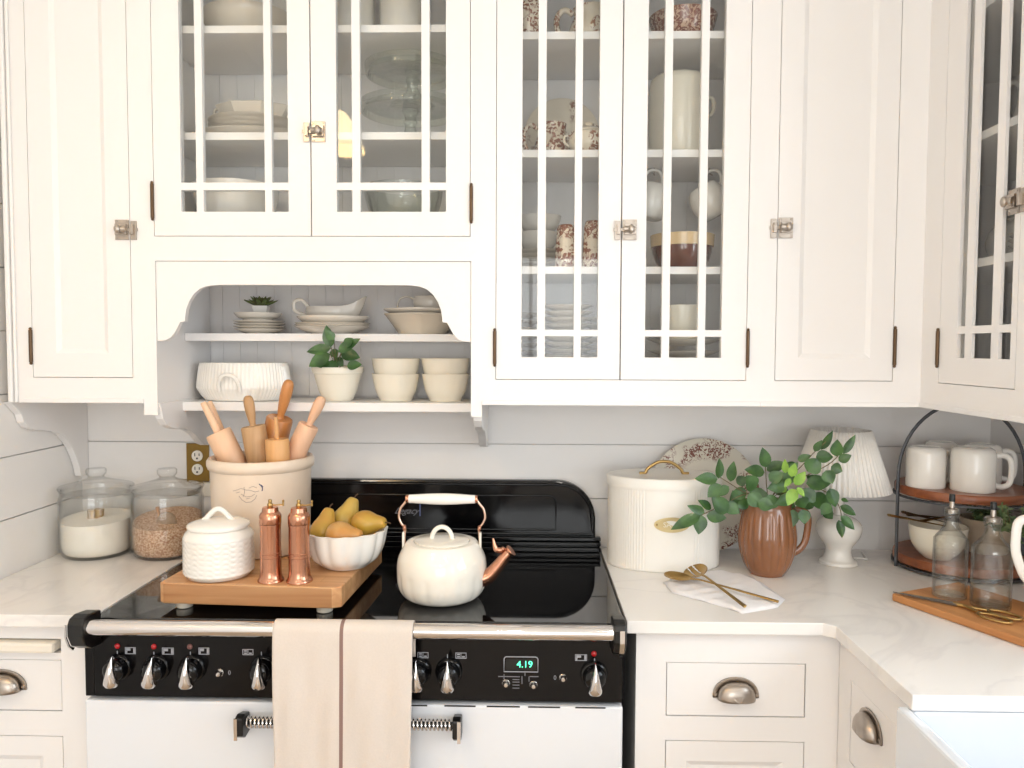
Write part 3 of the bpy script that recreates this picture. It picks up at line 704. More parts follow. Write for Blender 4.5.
# scoops stuck in the jars
rsc = r = thing('scoop', 'brass scoop with round end standing in the white sugar', 'scoop', (jx1, jy1, CT+.10))
b = MB(); b.tube([(-.012, .0, .0), (-.012, -.0, .028)], [.0135, .0135], 16).tube([(.004, 0, -.004), (.006, 0, .03)], [.013, .0135], 16)
b.build('scoop_cup', BRASS, r, smooth=50)
MB().tube([(.006, -.01, .002), (.02, -.025, -.006), (.036, -.035, -.01)], [.007, .006, .007], 10).build('handle', BRASS, r, smooth=50)
r = thing('scoop', 'round-ended wooden scoop half buried in the rolled oats', 'scoop', (jx2, jy2, CT+.088))
MB().lathe([(.0005, 0), (.026, .0), (.029, .004), (.026, .008), (.0005, .008)], 28, M=Matrix.Translation((.015, -.035, .012)) @ Matrix.Rotation(math.radians(80), 4, 'X')).build('scoop_bowl', mat('grey_wood', (150, 128, 105), .6, var=.2, scale=30), r, smooth=50)
MB().tube([(-.008, -.03, .012), (-.022, -.01, .03), (-.032, .005, .044)], [.006, .005, .006], 10).build('handle', wood('scoop_handle_wood', (176, 134, 98), (200, 160, 122), 2), r, smooth=50)
# electrical outlet
o0, o1 = atY(187, 442.5, YW), atY(210, 482, YW)
r = thing('wall_outlet', 'bronze double socket plate on the shiplap wall behind the oat jar', 'outlet', ((o0.x+o1.x)/2, YW-.001, (o0.z+o1.z)/2))
MB().box(-.034, -.006, -.058, .034, 0, .058).build('outlet_plate', mat('antique_brass_plate', (132, 104, 48), .35, .7, var=.15), r, bevel=.002)
for s_ in (-1, 1):
    M = Matrix.Translation((0, -.006, .0205*s_)) @ Matrix.Rotation(PI/2, 4, 'X')
    q = MB().lathe([(.0165, -.001), (.0165, .0025), (.0005, .003)], 28, M=M).build('socket', mat('socket_white', (236, 232, 222), .35), r, smooth=40)
    b = MB()
    MB().box(-.0075, -.0103, .0205*s_-.001, -.0055, -.0088, .0205*s_+.0085).build('slot', BMATTE, q); MB().box(.0055, -.0103, .0205*s_, .0075, -.0088, .0205*s_+.0075).build('slot', BMATTE, q)
    b.tube([(0, -.0103, .0205*s_-.0075), (0, -.0088, .0205*s_-.0075)], .0028, 10).build('slot', BMATTE, q)
p = atY(207, 489, YW); tag(MB().box(p.x-.02, YW-.012, p.z-.021, p.x+.03, YW-.001, p.z+.021).build('switch_plate', mat('socket_white', (236, 232, 222), .35), bevel=.002, loc=(p.x, YW-.01, p.z)), 'small white plate on the wall just below the bronze outlet', 'outlet')
# butcher block
ZT0 = .975; ZB0 = .928
fl, frr = atZ(158.5, 583, ZT0), atZ(340, 588.5, ZT0); dx = (frr-fl); ang = math.atan2(dx.y, dx.x); wB = dx.length; dB = .37
B0 = fl.copy()
def bb(a, c, z=0): return Vector((fl.x+a*cos(ang)-c*sin(ang), fl.y+a*sin(ang)+c*cos(ang), z))
r = thing('butcher_block', 'thick square maple butcher block on round feet, standing on the hob', 'cutting board', (fl.x, fl.y, CT-.0015), ang)
poly = [(.012, 0), (wB-.02, 0), (wB, .012), (wB, dB), (0, dB), (0, .006)]
MB().prism(poly, ZB0-CT+.002, ZT0-CT+.002, plane='xy').build('board', wood('maple_block', (192, 138, 92), (222, 178, 130), 0, .4, .7, blocks=(.12, .042)), r, bevel=.003)
for a, c in ((.045, .03), (wB-.045, .03), (.045, dB-.04), (wB-.045, dB-.04)):
    MB().lathe([(.016, 0), (.018, .002), (.018, .0155), (.0005, .0155)], 24, c=(a, c, 0)).build('foot', mat('rubber_foot', (214, 206, 190), .5), r, smooth=40)
ZTB = ZT0+.0009
# white canister with wavy basket relief
c = stand(219.5, 584.5, ZTB, .074)
r = thing('ceramic_canister', 'white ceramic canister with wavy basket texture at the front of the butcher block', 'canister', c)
def wav(a, z, rad):
    if z < .012 or z > .093: return 1
    ph = .006*(sin(a*14)); q = (z+ph)/.0118
    return 1+.022*(abs(sin(PI*q))**.7)-.012
prof = [(.0005, 0), (.06, 0), (.071, .003), (.0755, .01)]+[(.078, .012+.081*i/44) for i in range(45)]+[(.077, .096), (.074, .103), (.068, .109), (.066, .114), (.062, .114), (.0005, .112)]
lath('jar_body', prof, WHITE, r, n=112, fn=wav, smooth=70)
lath('lid', [(.062, .1135), (.069, .1145), (.07, .119), (.067, .123), (.05, .129), (.03, .132), (.0005, .133)], WHITE, r, smooth=50)
pts = smooth_pts([(-.036, 0, .124), (-.03, 0, .131), (-.012, 0, .15), (0, 0, .155), (.012, 0, .15), (.03, 0, .131), (.036, 0, .124)], 5)
MB().tube(pts, [.0075 if abs(p.x) > .03 else .0062 for p in pts], 12, flat=1).build('lid_handle', WHITE, r, smooth=60)
# pepper and salt mills
def mill(px, py):
    c = stand(px, py, ZTB, .026)
    r = thing('pepper_mill', '', 'mill', c, 0, 'copper mills on the butcher block')
    R = .0225
    lath('mill_body', [(.0005, 0), (.0295, 0), (.0295, .003), (.0275, .006), (.0255, .010), (.0242, .016), (.0237, .026), (.0235, .055), (.0245, .056), (.0245, .059), (.0235, .06), (.0235, .063), (.0245, .064), (.0245, .066), (.0232, .067), (.0232, .124), (.0238, .127), (.0238, .131)], COPPER, r, smooth=35)
    lath('cap', [(.0236, .1315), (.0245, .133), (.0245, .150), (.022, .156), (.0185, .159), (.0175, .168), (.0165, .169), (.006, .1695), (.0005, .17)], COPPER, r, smooth=35)
    b = MB(); b.lathe([(.005, .169), (.0065, .172), (.0065, .176), (.004, .179), (.0045, .183), (.004, .186), (.0005, .187)], 20)
    b.build('finial', BRASS, r, smooth=45)
    b = MB(); b.tube([(.004, 0, .174), (.018, 0, .174), (.030, 0, .176)], [.0018, .0016, .002], 8); cr = b.build('crank', BRASS, r, smooth=50)
    b = MB(); b.tube([(.030, 0, .172), (.030, 0, .183)], .0022, 10).sphere((.030, 0, .183), .003, 10, 6); b.build('crank_knob', BRASS, cr, smooth=50)
    return r
m1 = mill(271, 584); m1['label'] = 'brushed copper mill with crank, left one beside the white canister'
m2 = mill(299.5, 584.5); m2['label'] = 'brushed copper mill with crank, right one beside the bowl of pears'
# stoneware crock
R = .127; c = Vector((X_(260.5, 2.0), 2.0, ZTB))
ztop = Z_(464, 1.865, 260)-ZTB; H = ztop
r = thing('stoneware_crock', 'big tan stoneware crock with a faint stamp, holding rolling pins', 'crock', c); CRK = (c, H)
STONE = mat('stoneware', (220, 200, 178), .35, var=.06, scale=6, coat=.2, c2=(228, 211, 192))
lath('crock_body', [(.0005, 0), (.114, 0), (.120, .004), (.123, .02), (.127, H-.036), (.1275, H-.03), (.133, H-.026), (.1355, H-.018), (.1355, H-.007), (.131, H), (.125, H+.001), (.119, H-.004), (.113, H-.02), (.112, .02), (.1, .012), (.0005, .012)], STONE, r, n=64)
def on_crock(px, py):
    """point on the crock wall seen at this place"""
    d = ray(px, py); o = Vector((0, 0, CH)); k = (1.87)/d.y
    ox, oy = -c.x, -c.y; A = d.x**2+d.y**2; B = 2*(ox*d.x+oy*d.y); Cc = ox*ox+oy*oy-.1266**2
    t = (-B-math.sqrt(B*B-4*A*Cc))/(2*A); q = o+d*t; return (q.x-c.x, q.y-c.y, q.z-c.z)
ST = mat('stamp_ink', (162, 144, 138), .5)
b = MB()
def ink(pts, w=.0006):
    b.tube([on_crock(x, y) for x, y in pts], w, 5)
for seg in ([(233, 491), (237, 490), (241, 488.5), (246, 490), (251, 490.5), (255, 492), (259, 491)], [(244, 487), (244.5, 493), (243, 497)], [(249, 488), (253, 486.5), (257, 488)],
            [(239, 496), (242, 500), (246, 502.5), (251, 502), (255, 499), (257, 495)], [(241, 494), (246, 497), (251, 496.5), (255, 494)], [(246, 499), (250, 498)], [(236, 493), (240, 492)]): ink(seg)
b.build('stamp', ST, r)
b = MB()
for seg in ([(259, 484), (261, 485.5), (262.5, 488), (262, 491)], [(261, 485), (263, 487)]): ink(seg, .0013)
b.build('stamp_accent', mat('stamp_blue', (84, 84, 118), .5), r)
# rolling pins standing in the crock
def pin(label, p0, p1, rb, w, tip=None, hl=.085, hr=.0135, cone=1.0, fancy=True):
    """p0: point inside the crock (world), p1: centre of the upper end of the barrel; handle continues by hl"""
    p0, p1 = Vector(p0), Vector(p1); d = (p1-p0).normalized()
    r = thing('rolling_pin', label, 'rolling pin', p0, 0, 'rolling pins in the crock')
    p0 = p1-d*min((p1-p0).length, (p1.z-(CRK[0].z+CRK[1]-.05))/d.z); r.location = p0; LOC[r.name] = Vector(p0)
    L = (p1-p0).length
    q = Vector((0, 0, 1)).rotation_difference(d).to_matrix().to_4x4()
    MB().lathe([(.0005, 0), (rb*.9, 0), (rb, .004), (rb, L-.004), (rb*.93, L), (rb*.45, L+.001), (.0005, L-.002)], 32, M=q).build('barrel', w, r, smooth=40)
    hp = [(hr*.75, L-.001), (hr*.62, L+.006), (hr*.7, L+.014), (hr*.95, L+hl*.4), (hr*1.08, L+hl*.68), (hr*.95, L+hl*.9), (hr*.55, L+hl*.985), (.0005, L+hl)] if fancy else [(hr*.9, L-.001), (hr*.85, L+hl*.4), (hr*.7, L+hl*.95), (hr*.4, L+hl), (.0005, L+hl)]
    MB().lathe(sp(hp, 3), 20, M=q).build('handle', w, r, smooth=50)
    return r
WP = wood('pale_beech', (226, 184, 150), (236, 200, 168), 2, .45, .6); WO = wood('weathered_maple', (176, 138, 96), (206, 168, 128), 2, .5, .6)
WC = wood('caramel_maple', (176, 112, 58), (206, 142, 84), 2, .35, .6, coat=.3); WL = wood('honey_maple', (206, 152, 96), (222, 172, 116), 2, .4, .6); WR = wood('rosy_beech', (216, 170, 138), (228, 186, 154), 2, .45, .6)
cy = c.y
def PP(px, py, Y): return atY(px, py, Y)
def pin2(label, a, b_, ya, yb, tip, rb, w, hr=.0135, fancy=True):
    """a: pixel of barrel top centre, b_: pixel lower on the axis"""
    p1 = PP(a[0], a[1], ya); p0 = PP(b_[0], b_[1], yb); t = PP(tip[0], tip[1], ya-(yb-ya)*.3); hl = (t-p1).length
    return pin(label, p0, p1, rb, w, hl=hl, hr=hr, fancy=fancy)
pin2('pale beech rolling pin leaning left over the crock rim, front of two', (218, 432), (252, 500), 1.99, 2.0, (197, 406), .033, WP, .0115, False)
pin2('pale slim rolling pin behind the leftmost one, only its handle showing', (221, 430), (250, 500), 2.04, 2.04, (210.5, 401), .011, WP, .0105, False)
pin2('weathered maple rolling pin with greenish handle, standing upright near the middle', (253, 426), (268, 510), 1.985, 1.995, (245, 396), .031, WO, .0125)
pin2('caramel brown rolling pin with dark glossy handle, tallest in the crock', (280, 418), (262, 490), 2.042, 2.072, (300, 384), .035, WC, .0145)
pin2('short honey-coloured rolling pin with thin peg handle, front of the crock', (277, 439), (281, 520), 1.950, 1.955, (270, 418), .030, WL, .0065, False)
pin2('rosy beech rolling pin leaning to the right in the crock', (309, 425), (278, 490), 2.0, 2.0, (325, 398), .027, WR, .0135)
# pear bowl
c = stand(346, 572, ZTB, .055); c.y -= .0
r = thing('scalloped_bowl', 'white scalloped bowl of pears on the right of the butcher block', 'bowl', c)
def scal(a, z, rad): return 1+.06*abs(sin(a*7))*min(1, max(0, (z-.004)/.02))
BW = WHITE
prof = sp([(.0005, 0), (.045, 0), (.058, .006), (.077, .024), (.088, .05), (.094, .08), (.0965, .091)], 4)+[(.0925, .092)]+sp([(.089, .08), (.083, .05), (.071, .028), (.05, .014), (.0005, .011)], 3)
lath('bowl_body', prof, BW, r, n=128, fn=scal, smooth=60); BC = c.copy()
PEAR = mat('pear_skin', (182, 146, 52), .4, scale=14, c2=(190, 140, 62), coat=.2); PEAR2 = mat('russet_pear_skin', (190, 132, 60), .4, scale=12, c2=(200, 160, 100), coat=.2); PEAR3 = mat('green_gold_pear', (176, 146, 62), .4, scale=12, c2=(196, 166, 84), coat=.2)
def pear(label, loc, d, m, s=1.0):
    r = thing('pear', label, 'pear', loc, 0, 'pears in the bowl')
    q = Vector((0, 0, 1)).rotation_difference(Vector(d).normalized()).to_matrix().to_4x4()
    P = sp([(.0005, -.034), (.012, -.0345), (.026, -.026), (.0325, -.008), (.030, .010), (.021, .028), (.0155, .043), (.011, .052), (.004, .0545), (.0005, .053)], 4)
    MB().lathe([(a*s, z*s) for a, z in P], 28, M=q).build('pear_body', m, r, smooth=70)
    MB().tube([(0, 0, .052*s), (.001, .001, .060*s), (.005, .002, .066*s)], [.0016, .0014, .002], 6, M=q).build('stem', mat('pear_stem', (84, 60, 36), .7), r, smooth=60)
pear('yellow pear at the left of the white bowl, partly behind the copper mill', BC+Vector((-.052, -.006, .088)), (.2, .3, 1), PEAR)
pear('upright greenish-gold pear at the back of the white bowl', BC+Vector((-.010, .043, .103)), (.35, .3, 1), PEAR3, 1.05)
pear('russet pear lying low at the front of the white bowl', BC+Vector((.000, -.046, .086)), (1, -.25, .05), PEAR2)
pear('golden pear lying at the right of the white bowl, stem toward the kettle', BC+Vector((.048, .010, .101)), (1, -.35, .15), PEAR)
# kettle
c = stand(442, 609, CT-.0015, .082)
c.z = CT-.0015
r = thing('kettle', 'white enamel kettle with copper spout and white grip, on the hob', 'kettle', c)
kz = lambda y: Z_(y, c.y, 442)-c.z
KEN = mat('kettle_enamel', (238, 233, 222), .14, coat=.4); KT = kz(541); KR = .1066
def facet(a, z, rad):
    if z > KT*.55 or z < .014: return 1
    k = max(0, min(1, (KT*.55-z)/.012)); return 1-.02*k*(abs(sin(a*8+.4))**6)
prof = sp([(.0005, 0), (.06, 0), (.078, .003), (.094, .014), (.104, .034), (KR, .055), (KR, KT-.058), (.1035, KT-.038), (.096, KT-.02), (.088, KT-.006), (.083, KT)], 5)
lath('kettle_body', prof+[(.079, KT+.001), (.067, KT+.001), (.0665, KT-.001), (.0005, KT-.001)], KEN, r, n=128, fn=facet, smooth=60)
lath('lid', [(.0655, KT-.0005), (.0655, KT+.003), (.062, KT+.005), (.03, KT+.006), (.0005, KT+.0065)], KEN, r, smooth=50)
pts = [(.0245*cos(PI*i/14), 0, KT+.003+.031*sin(PI*i/14)) for i in range(15)]
MB().tube(pts, .0056, 12).build('lid_handle', KEN, r, smooth=60)
GRIP_Z = kz(499)
for s_ in (-1, 1):
    xs = [.0905, .0895, .088, .0945, .101, .1025, .0985, .090, .081]
    zs = [kz(546), kz(535), kz(528), kz(525), kz(520), kz(515), kz(508.5), kz(504), GRIP_Z]
    wz = smooth_pts([(s_*a, 0, z) for a, z in zip(xs, zs)], 5)
    MB().tube(wz, .0019, 8, flat=1.4).build('wire_bail', mat('rose_wire', (222, 188, 168), .25, 1), r, smooth=60)
    MB().box(s_*.0915-.0028, -.008, kz(553), s_*.0915+.0028, .008, kz(532)).build('lug', KEN, r, bevel=.0025)
    MB().sphere((s_*.089, -.001, kz(528)), .006, 10, 8, (.8, 1, 1.3)).build('joint', COPPER, r, smooth=60)
M = Matrix.Translation((0, 0, GRIP_Z)) @ Matrix.Rotation(PI/2, 4, 'Y')
g = MB().lathe(sp([(.0005, -.079), (.0092, -.079), (.0102, -.07), (.0128, -.03), (.0135, 0), (.0128, .03), (.0102, .07), (.0092, .079), (.0005, .079)], 3), 24, M=M).build('grip', WHITE, r, smooth=50)
for s_ in (-1, 1): MB().lathe([(.0005, -.004), (.0085, -.004), (.0098, 0), (.0085, .003), (.0005, .003)], 20, M=Matrix.Translation((s_*.082, 0, GRIP_Z)) @ Matrix.Rotation(PI/2, 4, 'Y')).build('end_cap', COPPER, g, smooth=50)
sp_pts = smooth_pts([(.088, -.02, kz(577)), (.112, -.021, kz(573)), (.130, -.022, kz(565)), (.146, -.023, kz(556)), (.160, -.024, kz(549))], 5)
n_ = len(sp_pts)
spout = MB().tube(sp_pts, [.0195-.0085*i/(n_-1) for i in range(n_)], 20).build('spout', COPPER, r, smooth=60)
e0 = Vector((.160, -.024, kz(549))); ed = Vector((.75, -.1, .62)).normalized()
b = MB(); b.tube([e0-ed*.002, e0+ed*.006, e0+ed*.008], [.0098, .0150, .0142], 20); b.build('spout_rim', COPPER, spout, smooth=60)
bx, bz = .136, kz(547); b = MB(); b.sphere((bx, -.024, bz), .0075, 14, 10, (1.5, .8, .9)); b.sphere((bx+.010, -.024, bz+.003), .0052, 12, 8); b.tube([(bx+.014, -.024, bz+.003), (bx+.022, -.024, bz+.001)], [.0022, .0006], 8)
b.tube([(bx-.006, -.024, bz+.001), (bx-.010, -.024, bz+.012), (bx-.012, -.024, bz+.022), (bx-.0135, -.024, bz+.028)], [.0045, .003, .0022, .001], 8, flat=1.4); b.build('bird_whistle', COPPER, spout, smooth=60)
# tea towel over the rail
tx0, tx1 = X_(272.5, 1.575, 640), X_(412.5, 1.575, 640)
r = thing('tea_towel', 'cream linen tea towel with a brown stripe, hanging over the oven rail', 'towel', ((tx0+tx1)/2, RY, rz))
prof = [(RY+.026, rz-.066), (RY+.024, rz-.045), (RY+.0225, rz-.02)]+[(RY+.0205*cos(a), rz+.0205*sin(a)) for a in [PI*i/10 for i in range(0, 11)]]
prof += [(RY-.0215-.006*min(1, t*3)-.004*t, rz-.43*t) for t in [i/26 for i in range(1, 27)]]
nu = 60; vs = []; fs = []
for j, (y, z) in enumerate(prof):
    dn = max(0, (rz-z)/.43)
    for i in range(nu+1):
        u = i/nu; x = tx0+(tx1-tx0)*u
        x += (.5-u)*.012*dn
        wv = (.0035*sin(u*9+1.2+dn*1.5)+.0022*sin(u*23-dn*4)+.0012*sin(u*41+dn*7))*(min(1, dn*4) if y < RY else 0)
        vs.append((x, y-wv-.001, z+(.003*sin(u*5) if j > 30 else 0)))
W_ = nu+1
for j in range(len(prof)-1):
    for i in range(nu): a = j*W_+i; fs.append((a, a+1, a+W_+1, a+W_))
m, n, bs = nt('linen'); bs.inputs['Roughness'].default_value = .9
tc = n.nodes.new('ShaderNodeTexCoord'); sx = n.nodes.new('ShaderNodeSeparateXYZ'); n.links.new(tc.outputs['Object'], sx.inputs[0])
xs = X_(341.5, 1.575, 660)-(tx0+tx1)/2
su = n.nodes.new('ShaderNodeMath'); su.operation = 'SUBTRACT'; su.inputs[1].default_value = xs; n.links.new(sx.outputs['X'], su.inputs[0])
ab = n.nodes.new('ShaderNodeMath'); ab.operation = 'ABSOLUTE'; n.links.new(su.outputs[0], ab.inputs[0])
cr = n.nodes.new('ShaderNodeValToRGB'); e = cr.color_ramp.elements; cr.color_ramp.interpolation = 'CONSTANT'
base = lin((214, 204, 195)); dk = lin((140, 112, 104)); lt = lin((196, 178, 166))
e[0].color = dk; e[0].position = 0; e[1].color = lt; e[1].position = .0012; a = e.new(.0022); a.color = dk; a = e.new(.0034); a.color = base
n.links.new(ab.outputs[0], cr.inputs['Fac'])
ns = n.nodes.new('ShaderNodeTexNoise'); ns.inputs['Scale'].default_value = 260; ns.inputs['Detail'].default_value = 4; n.links.new(tc.outputs['Object'], ns.inputs['Vector'])
mx = n.nodes.new('ShaderNodeMix'); mx.data_type = 'RGBA'; mx.blend_type = 'MULTIPLY'; mx.inputs[0].default_value = .35
n.links.new(cr.outputs['Color'], mx.inputs[6]); n.links.new(ns.outputs['Color'], mx.inputs[7]); 
rm = n.nodes.new('ShaderNodeMapRange'); rm.inputs[3].default_value = .82; rm.inputs[4].default_value = 1.1; n.links.new(ns.outputs['Fac'], rm.inputs[0]); n.links.new(rm.outputs[0], mx.inputs[7])
n.links.new(mx.outputs[2], bs.inputs['Base Color'])
bp = n.nodes.new('ShaderNodeBump'); bp.inputs['Strength'].default_value = .5; bp.inputs['Distance'].default_value = .001; n.links.new(ns.outputs['Fac'], bp.inputs['Height']); n.links.new(bp.outputs['Normal'], bs.inputs['Normal'])
LINEN = m
o = MB().add(vs, fs).build('cloth', LINEN, r, world=True, smooth=80, fix=False)
md = o.modifiers.new('thick', 'SOLIDIFY'); md.thickness = .002
# ------------------------------------------------------------------ right counter
c = Vector((X_(663.5, 2.115, 520), 2.115, CT+.0005)); zt = Z_(486.5, 2.03, 663)-c.z
r = thing('bread_bin', 'oval cream metal bread bin with brass handle and oval name plate', 'bread bin', c)
BIN = mat('cream_tin', (238, 235, 228), .4, var=.01)
def flute(a, z, rad):
    x = cos(a); 
    return 1+(.010*sin(a*110) if (abs(x) > .42 and .004 < z < zt-.004) else 0)
lath('bin_body', [(.0005, 0), (.150, 0), (.152, .002), (.152, .006), (.152, zt-.006), (.152, zt), (.14, zt+.001), (.0005, zt+.001)], BIN, r, n=440, fn=flute, sx=1, sy=.64, smooth=60)
lid = lath('lid', [(.150, zt-.008), (.1575, zt-.008), (.158, zt+.016), (.155, zt+.0195), (.148, zt+.0205), (.144, zt+.019), (.0005, zt+.0195)], BIN, r, n=96, sx=1, sy=.645, smooth=50)
pts = smooth_pts([(-.068, 0, zt+.021), (-.052, 0, zt+.0225), (-.045, 0, zt+.034), (-.02, 0, zt+.051), (0, 0, zt+.054), (.02, 0, zt+.051), (.045, 0, zt+.034), (.052, 0, zt+.0225), (.068, 0, zt+.021)], 4)
MB().tube(pts, .0032, 10, flat=1.4).build('lid_handle', BRASS, r, smooth=60)
pl = atY(672, 525, c.y-.097); px_ = pl.x-c.x; pz_ = pl.z-c.z
def surfY(x): return -.152*.64*math.sqrt(max(0, 1-(x/.152)**2))
vs = []; fs = []; n = 40
for k, (rx, rzz, dep) in enumerate(((.047, .020, .0005), (.047, .020, .0028), (.042, .0165, .0028), (.041, .016, .0016))):
    for i in range(n):
        a = 2*PI*i/n; x = px_+rx*cos(a); vs.append((x, surfY(x)-dep, pz_+rzz*sin(a)))
for k in range(3):
    for i in range(n): fs.append((k*n+i, k*n+(i+1) % n, (k+1)*n+(i+1) % n, (k+1)*n+i))
plate_ = MB().add(vs, fs).add([vs[3*n+i] for i in range(n)], [tuple(range(n))]).build('name_plate', mat('pale_brass', (206, 188, 142), .35, .6), r, smooth=50)
t_ = text('lettering', 'SA', .019, mat('pale_letter', (238, 232, 214), .4), plate_, (px_-.013, surfY(px_-.013)-.0022, pz_), rot=(PI/2, 0, -.05), world=False, depth=.0006)
for s_ in (-1, 1):
    xx = px_+s_*.040; MB().sphere((xx, surfY(xx)-.003, pz_), .0028, 10, 6).build('rivet', BRASS, plate_, smooth=60)
# platter leaning on the wall
pc = atY(712, 492, 2.24); ca = math.radians(9)
PLAT = printed('transfer_platter', (216, 210, 196), (128, 84, 74), 85, .515, .2, 17, .47, axis_lim=(.162, .165, .64))
M = Matrix.Rotation(PI/2-ca*0, 4, 'X')
b = MB(); b.lathe([(.0005, .010), (.095, .010), (.104, .004), (.140, -.002), (.152, -.004), (.153, -.001), (.14, .003), (.105, .010), (.096, .014), (.0005, .014)], 72, sx=1.06, sy=1.08, M=Matrix.Rotation(-PI/2, 4, 'X') @ Matrix.Diagonal((1, 1, -1, 1)))
o = b.build('platter', PLAT, smooth=50); o.rotation_euler = (-.10, 0, 0); zt_ = Z_(437, 2.255, 712); o.location = (pc.x, 2.232, zt_-.205); LOC[o.name] = o.location.copy()
o.location.z = CT+.1675; o.location.x = X_(704, 2.232, 492)
tag(o, 'oval cream platter with brown floral rim, leaning on the wall behind the bread bin', 'platter')
# ribbed jug
c = stand(766.5, 578, CT+.0005, .044)
r = thing('ribbed_jug', 'glossy brown ribbed pottery jug holding green branches', 'jug', c); JC = c.copy()
def rib(a, z, rad):
    k = min(1, max(0, (z-.012)/.02))*min(1, max(0, (zj-.02-z)/.014)); return 1-.045*k*(1-abs(sin(a*9)))**2.2
BROWN = mat('brown_glaze', (142, 92, 58), .16, var=.2, scale=6, coat=.6)
zj = Z_(505, c.y-.05, 766)-c.z
prof = sp([(.0005, 0), (.04, 0), (.047, .004), (.060, .026), (.0705, .058), (.0750, .09), (.0735, .118), (.0675, zj-.035), (.0615, zj-.012), (.0615, zj)], 5)+[(.058, zj+.002), (.056, zj-.004), (.058, zj-.03), (.066, .12), (.067, .09), (.055, .03), (.0005, .014)]
lath('jug_body', prof, BROWN, r, n=144, fn=rib, smooth=70)
pts = smooth_pts([(.062, -.004, zj-.026), (.082, -.005, zj-.020), (.100, -.006, zj-.032), (.104, -.006, zj-.056), (.097, -.006, .088), (.083, -.005, .066), (.068, -.004, .055)], 5)
MB().tube(pts, .0062, 12, flat=1.5).build('handle', BROWN, r, smooth=60)
# leafy branches
LEAF = mat('green_leaf', (72, 110, 54), .38, scale=30, c2=(44, 78, 38), coat=.1); LEAF2 = mat('bright_leaf', (146, 184, 78), .4, scale=30, c2=(120, 166, 62)); LEAFD = mat('dark_leaf', (42, 84, 56), .4, scale=30, c2=(30, 66, 44)); STEM = mat('stem_brown', (110, 96, 62), .6)
def leaf(b, p0, p1, w, up_=(0, -1, 0), cup=.18, tipk=1.6, M=None):
    p0, p1 = Vector(p0), Vector(p1); d = p1-p0; L = d.length; d.normalize(); u = Vector(up_); s = d.cross(u)
    if s.length < .05: s = d.cross(Vector((0, 0, 1)))
    s.normalize(); nn = s.cross(d).normalized(); vs = []; fs = []; n = 9
    for i in range(n+1):
        t = i/n; h = w/2*(sin(PI*t**.78)**.85) if 0 < t < 1 else .0003; 
        mid = p0+d*L*t - nn*(L*.12*(t*t)) ; ed = nn*h*cup
        vs += [mid-s*h+ed, mid-s*h*.5+ed*.35, mid, mid+s*h*.5+ed*.35, mid+s*h+ed]
    for i in range(n):
        for k in range(4): a = i*5+k; fs.append((a, a+1, a+6, a+5))
    b.add(vs, fs, M)
LV = """300,300,310,205,45;360,315,375,220,45;393,325,442,296,48;295,302,190,298,56;310,330,250,390,58;352,340,288,385,44;262,455,205,412,42;228,475,150,442,40;205,488,65,550,56;210,485,200,580,62;238,490,335,500,56;345,475,275,395,74;543,242,530,150,55;535,268,445,252,56;545,258,640,218,54;485,355,450,290,80;560,312,622,270,58;520,350,490,420,88;578,340,660,372,58;640,282,702,222,48;708,402,742,445,84;748,325,872,318,70;768,390,880,442,76;752,262,818,205,78;705,208,766,180,34;790,160,826,108,32;824,152,886,64,38;798,190,882,186,60;903,186,908,108,54;938,172,1000,84,36;914,208,976,182,42;876,238,930,262,54;848,258,882,322,60;868,350,902,440,62;838,460,884,502,52;922,440,1002,482,42;925,492,996,556,44;914,512,937,598,42;928,404,962,416,20;682,458,678,545,52;733,458,742,528,58;332,428,405,474,60;392,440,378,368,60;452,378,522,440,70;602,400,536,440,62;782,452,738,388,62;442,362,368,392,54;590,302,702,300,56;640,330,560,350,60;700,250,640,230,50;820,330,760,290,56;870,430,830,480,50;500,420,580,445,60;620,420,690,440,60;455,420,395,440,50;740,350,790,420,60;680,390,600,430,54"""
BR = """642,272,640,208,30;672,290,690,228,40;690,332,742,270,44;650,352,592,338,48;690,352,658,432,52;702,345,738,388,28;668,300,640,340,26"""
def LP_(x, y): return 660+x/5.12, 420+y/5.12
def ldepth(x, y, k):
    dd = abs(x-560)/440; base = JC.y-(.035 if x > 780 else .01) - .055*min(1, dd)*(1 if x < 560 else .3)
    if 170 < x < 440 or x <= 170: base = min(base, 1.995-.00002*(440-x))
    return base + [-.045, -.01, .02, -.03][k % 4]*(1 if x > 430 else .25)
def leaves(spec, b, k0, dz=0):
    out = []
    for k, s_ in enumerate(spec.split(';')):
        x0, y0, x1, y1, w = map(float, s_.split(','))
        Y = ldepth((x0+x1)/2, 0, k+k0)+dz; p0 = atY(*LP_(x0, y0), Y); p1 = atY(*LP_(x1, y1), Y-.012); p1 = p0+(p1-p0)*1.06
        rr = random.Random(k+k0); leaf(b, p0, p1, w/5.12*Y/770*1.18, (rr.uniform(-.5, .5), -1, rr.uniform(.1, .7)))
        out.append(p0)
    return out
r = thing('leafy_branches', 'green leafy branches arranged in the brown ribbed jug', 'foliage', (JC.x, JC.y, JC.z+.02))
b = MB(); st = leaves(LV, b, 0); b.build('foliage', LEAF, r, world=True, smooth=60, fix=False)
b = MB(); leaves(BR, b, 3, -.05); b.build('young_leaves', LEAF2, r, world=True, smooth=60, fix=False)
b = MB(); root = Vector((JC.x, JC.y, JC.z+.03))
def stem(*pts):
    w = [root+Vector(((LP_(pts[0][0], 0)[0]-762)*.0002, 0, 0)), Vector((JC.x+(pts[0][0]-560)*.00010, JC.y-.0, JC.z+zj+.0))]
    for (x, y) in pts: w.append(atY(*LP_(x, y), ldepth(x, y, 1)+.004))
    b.tube(smooth_pts(w, 5), .0013, 6)
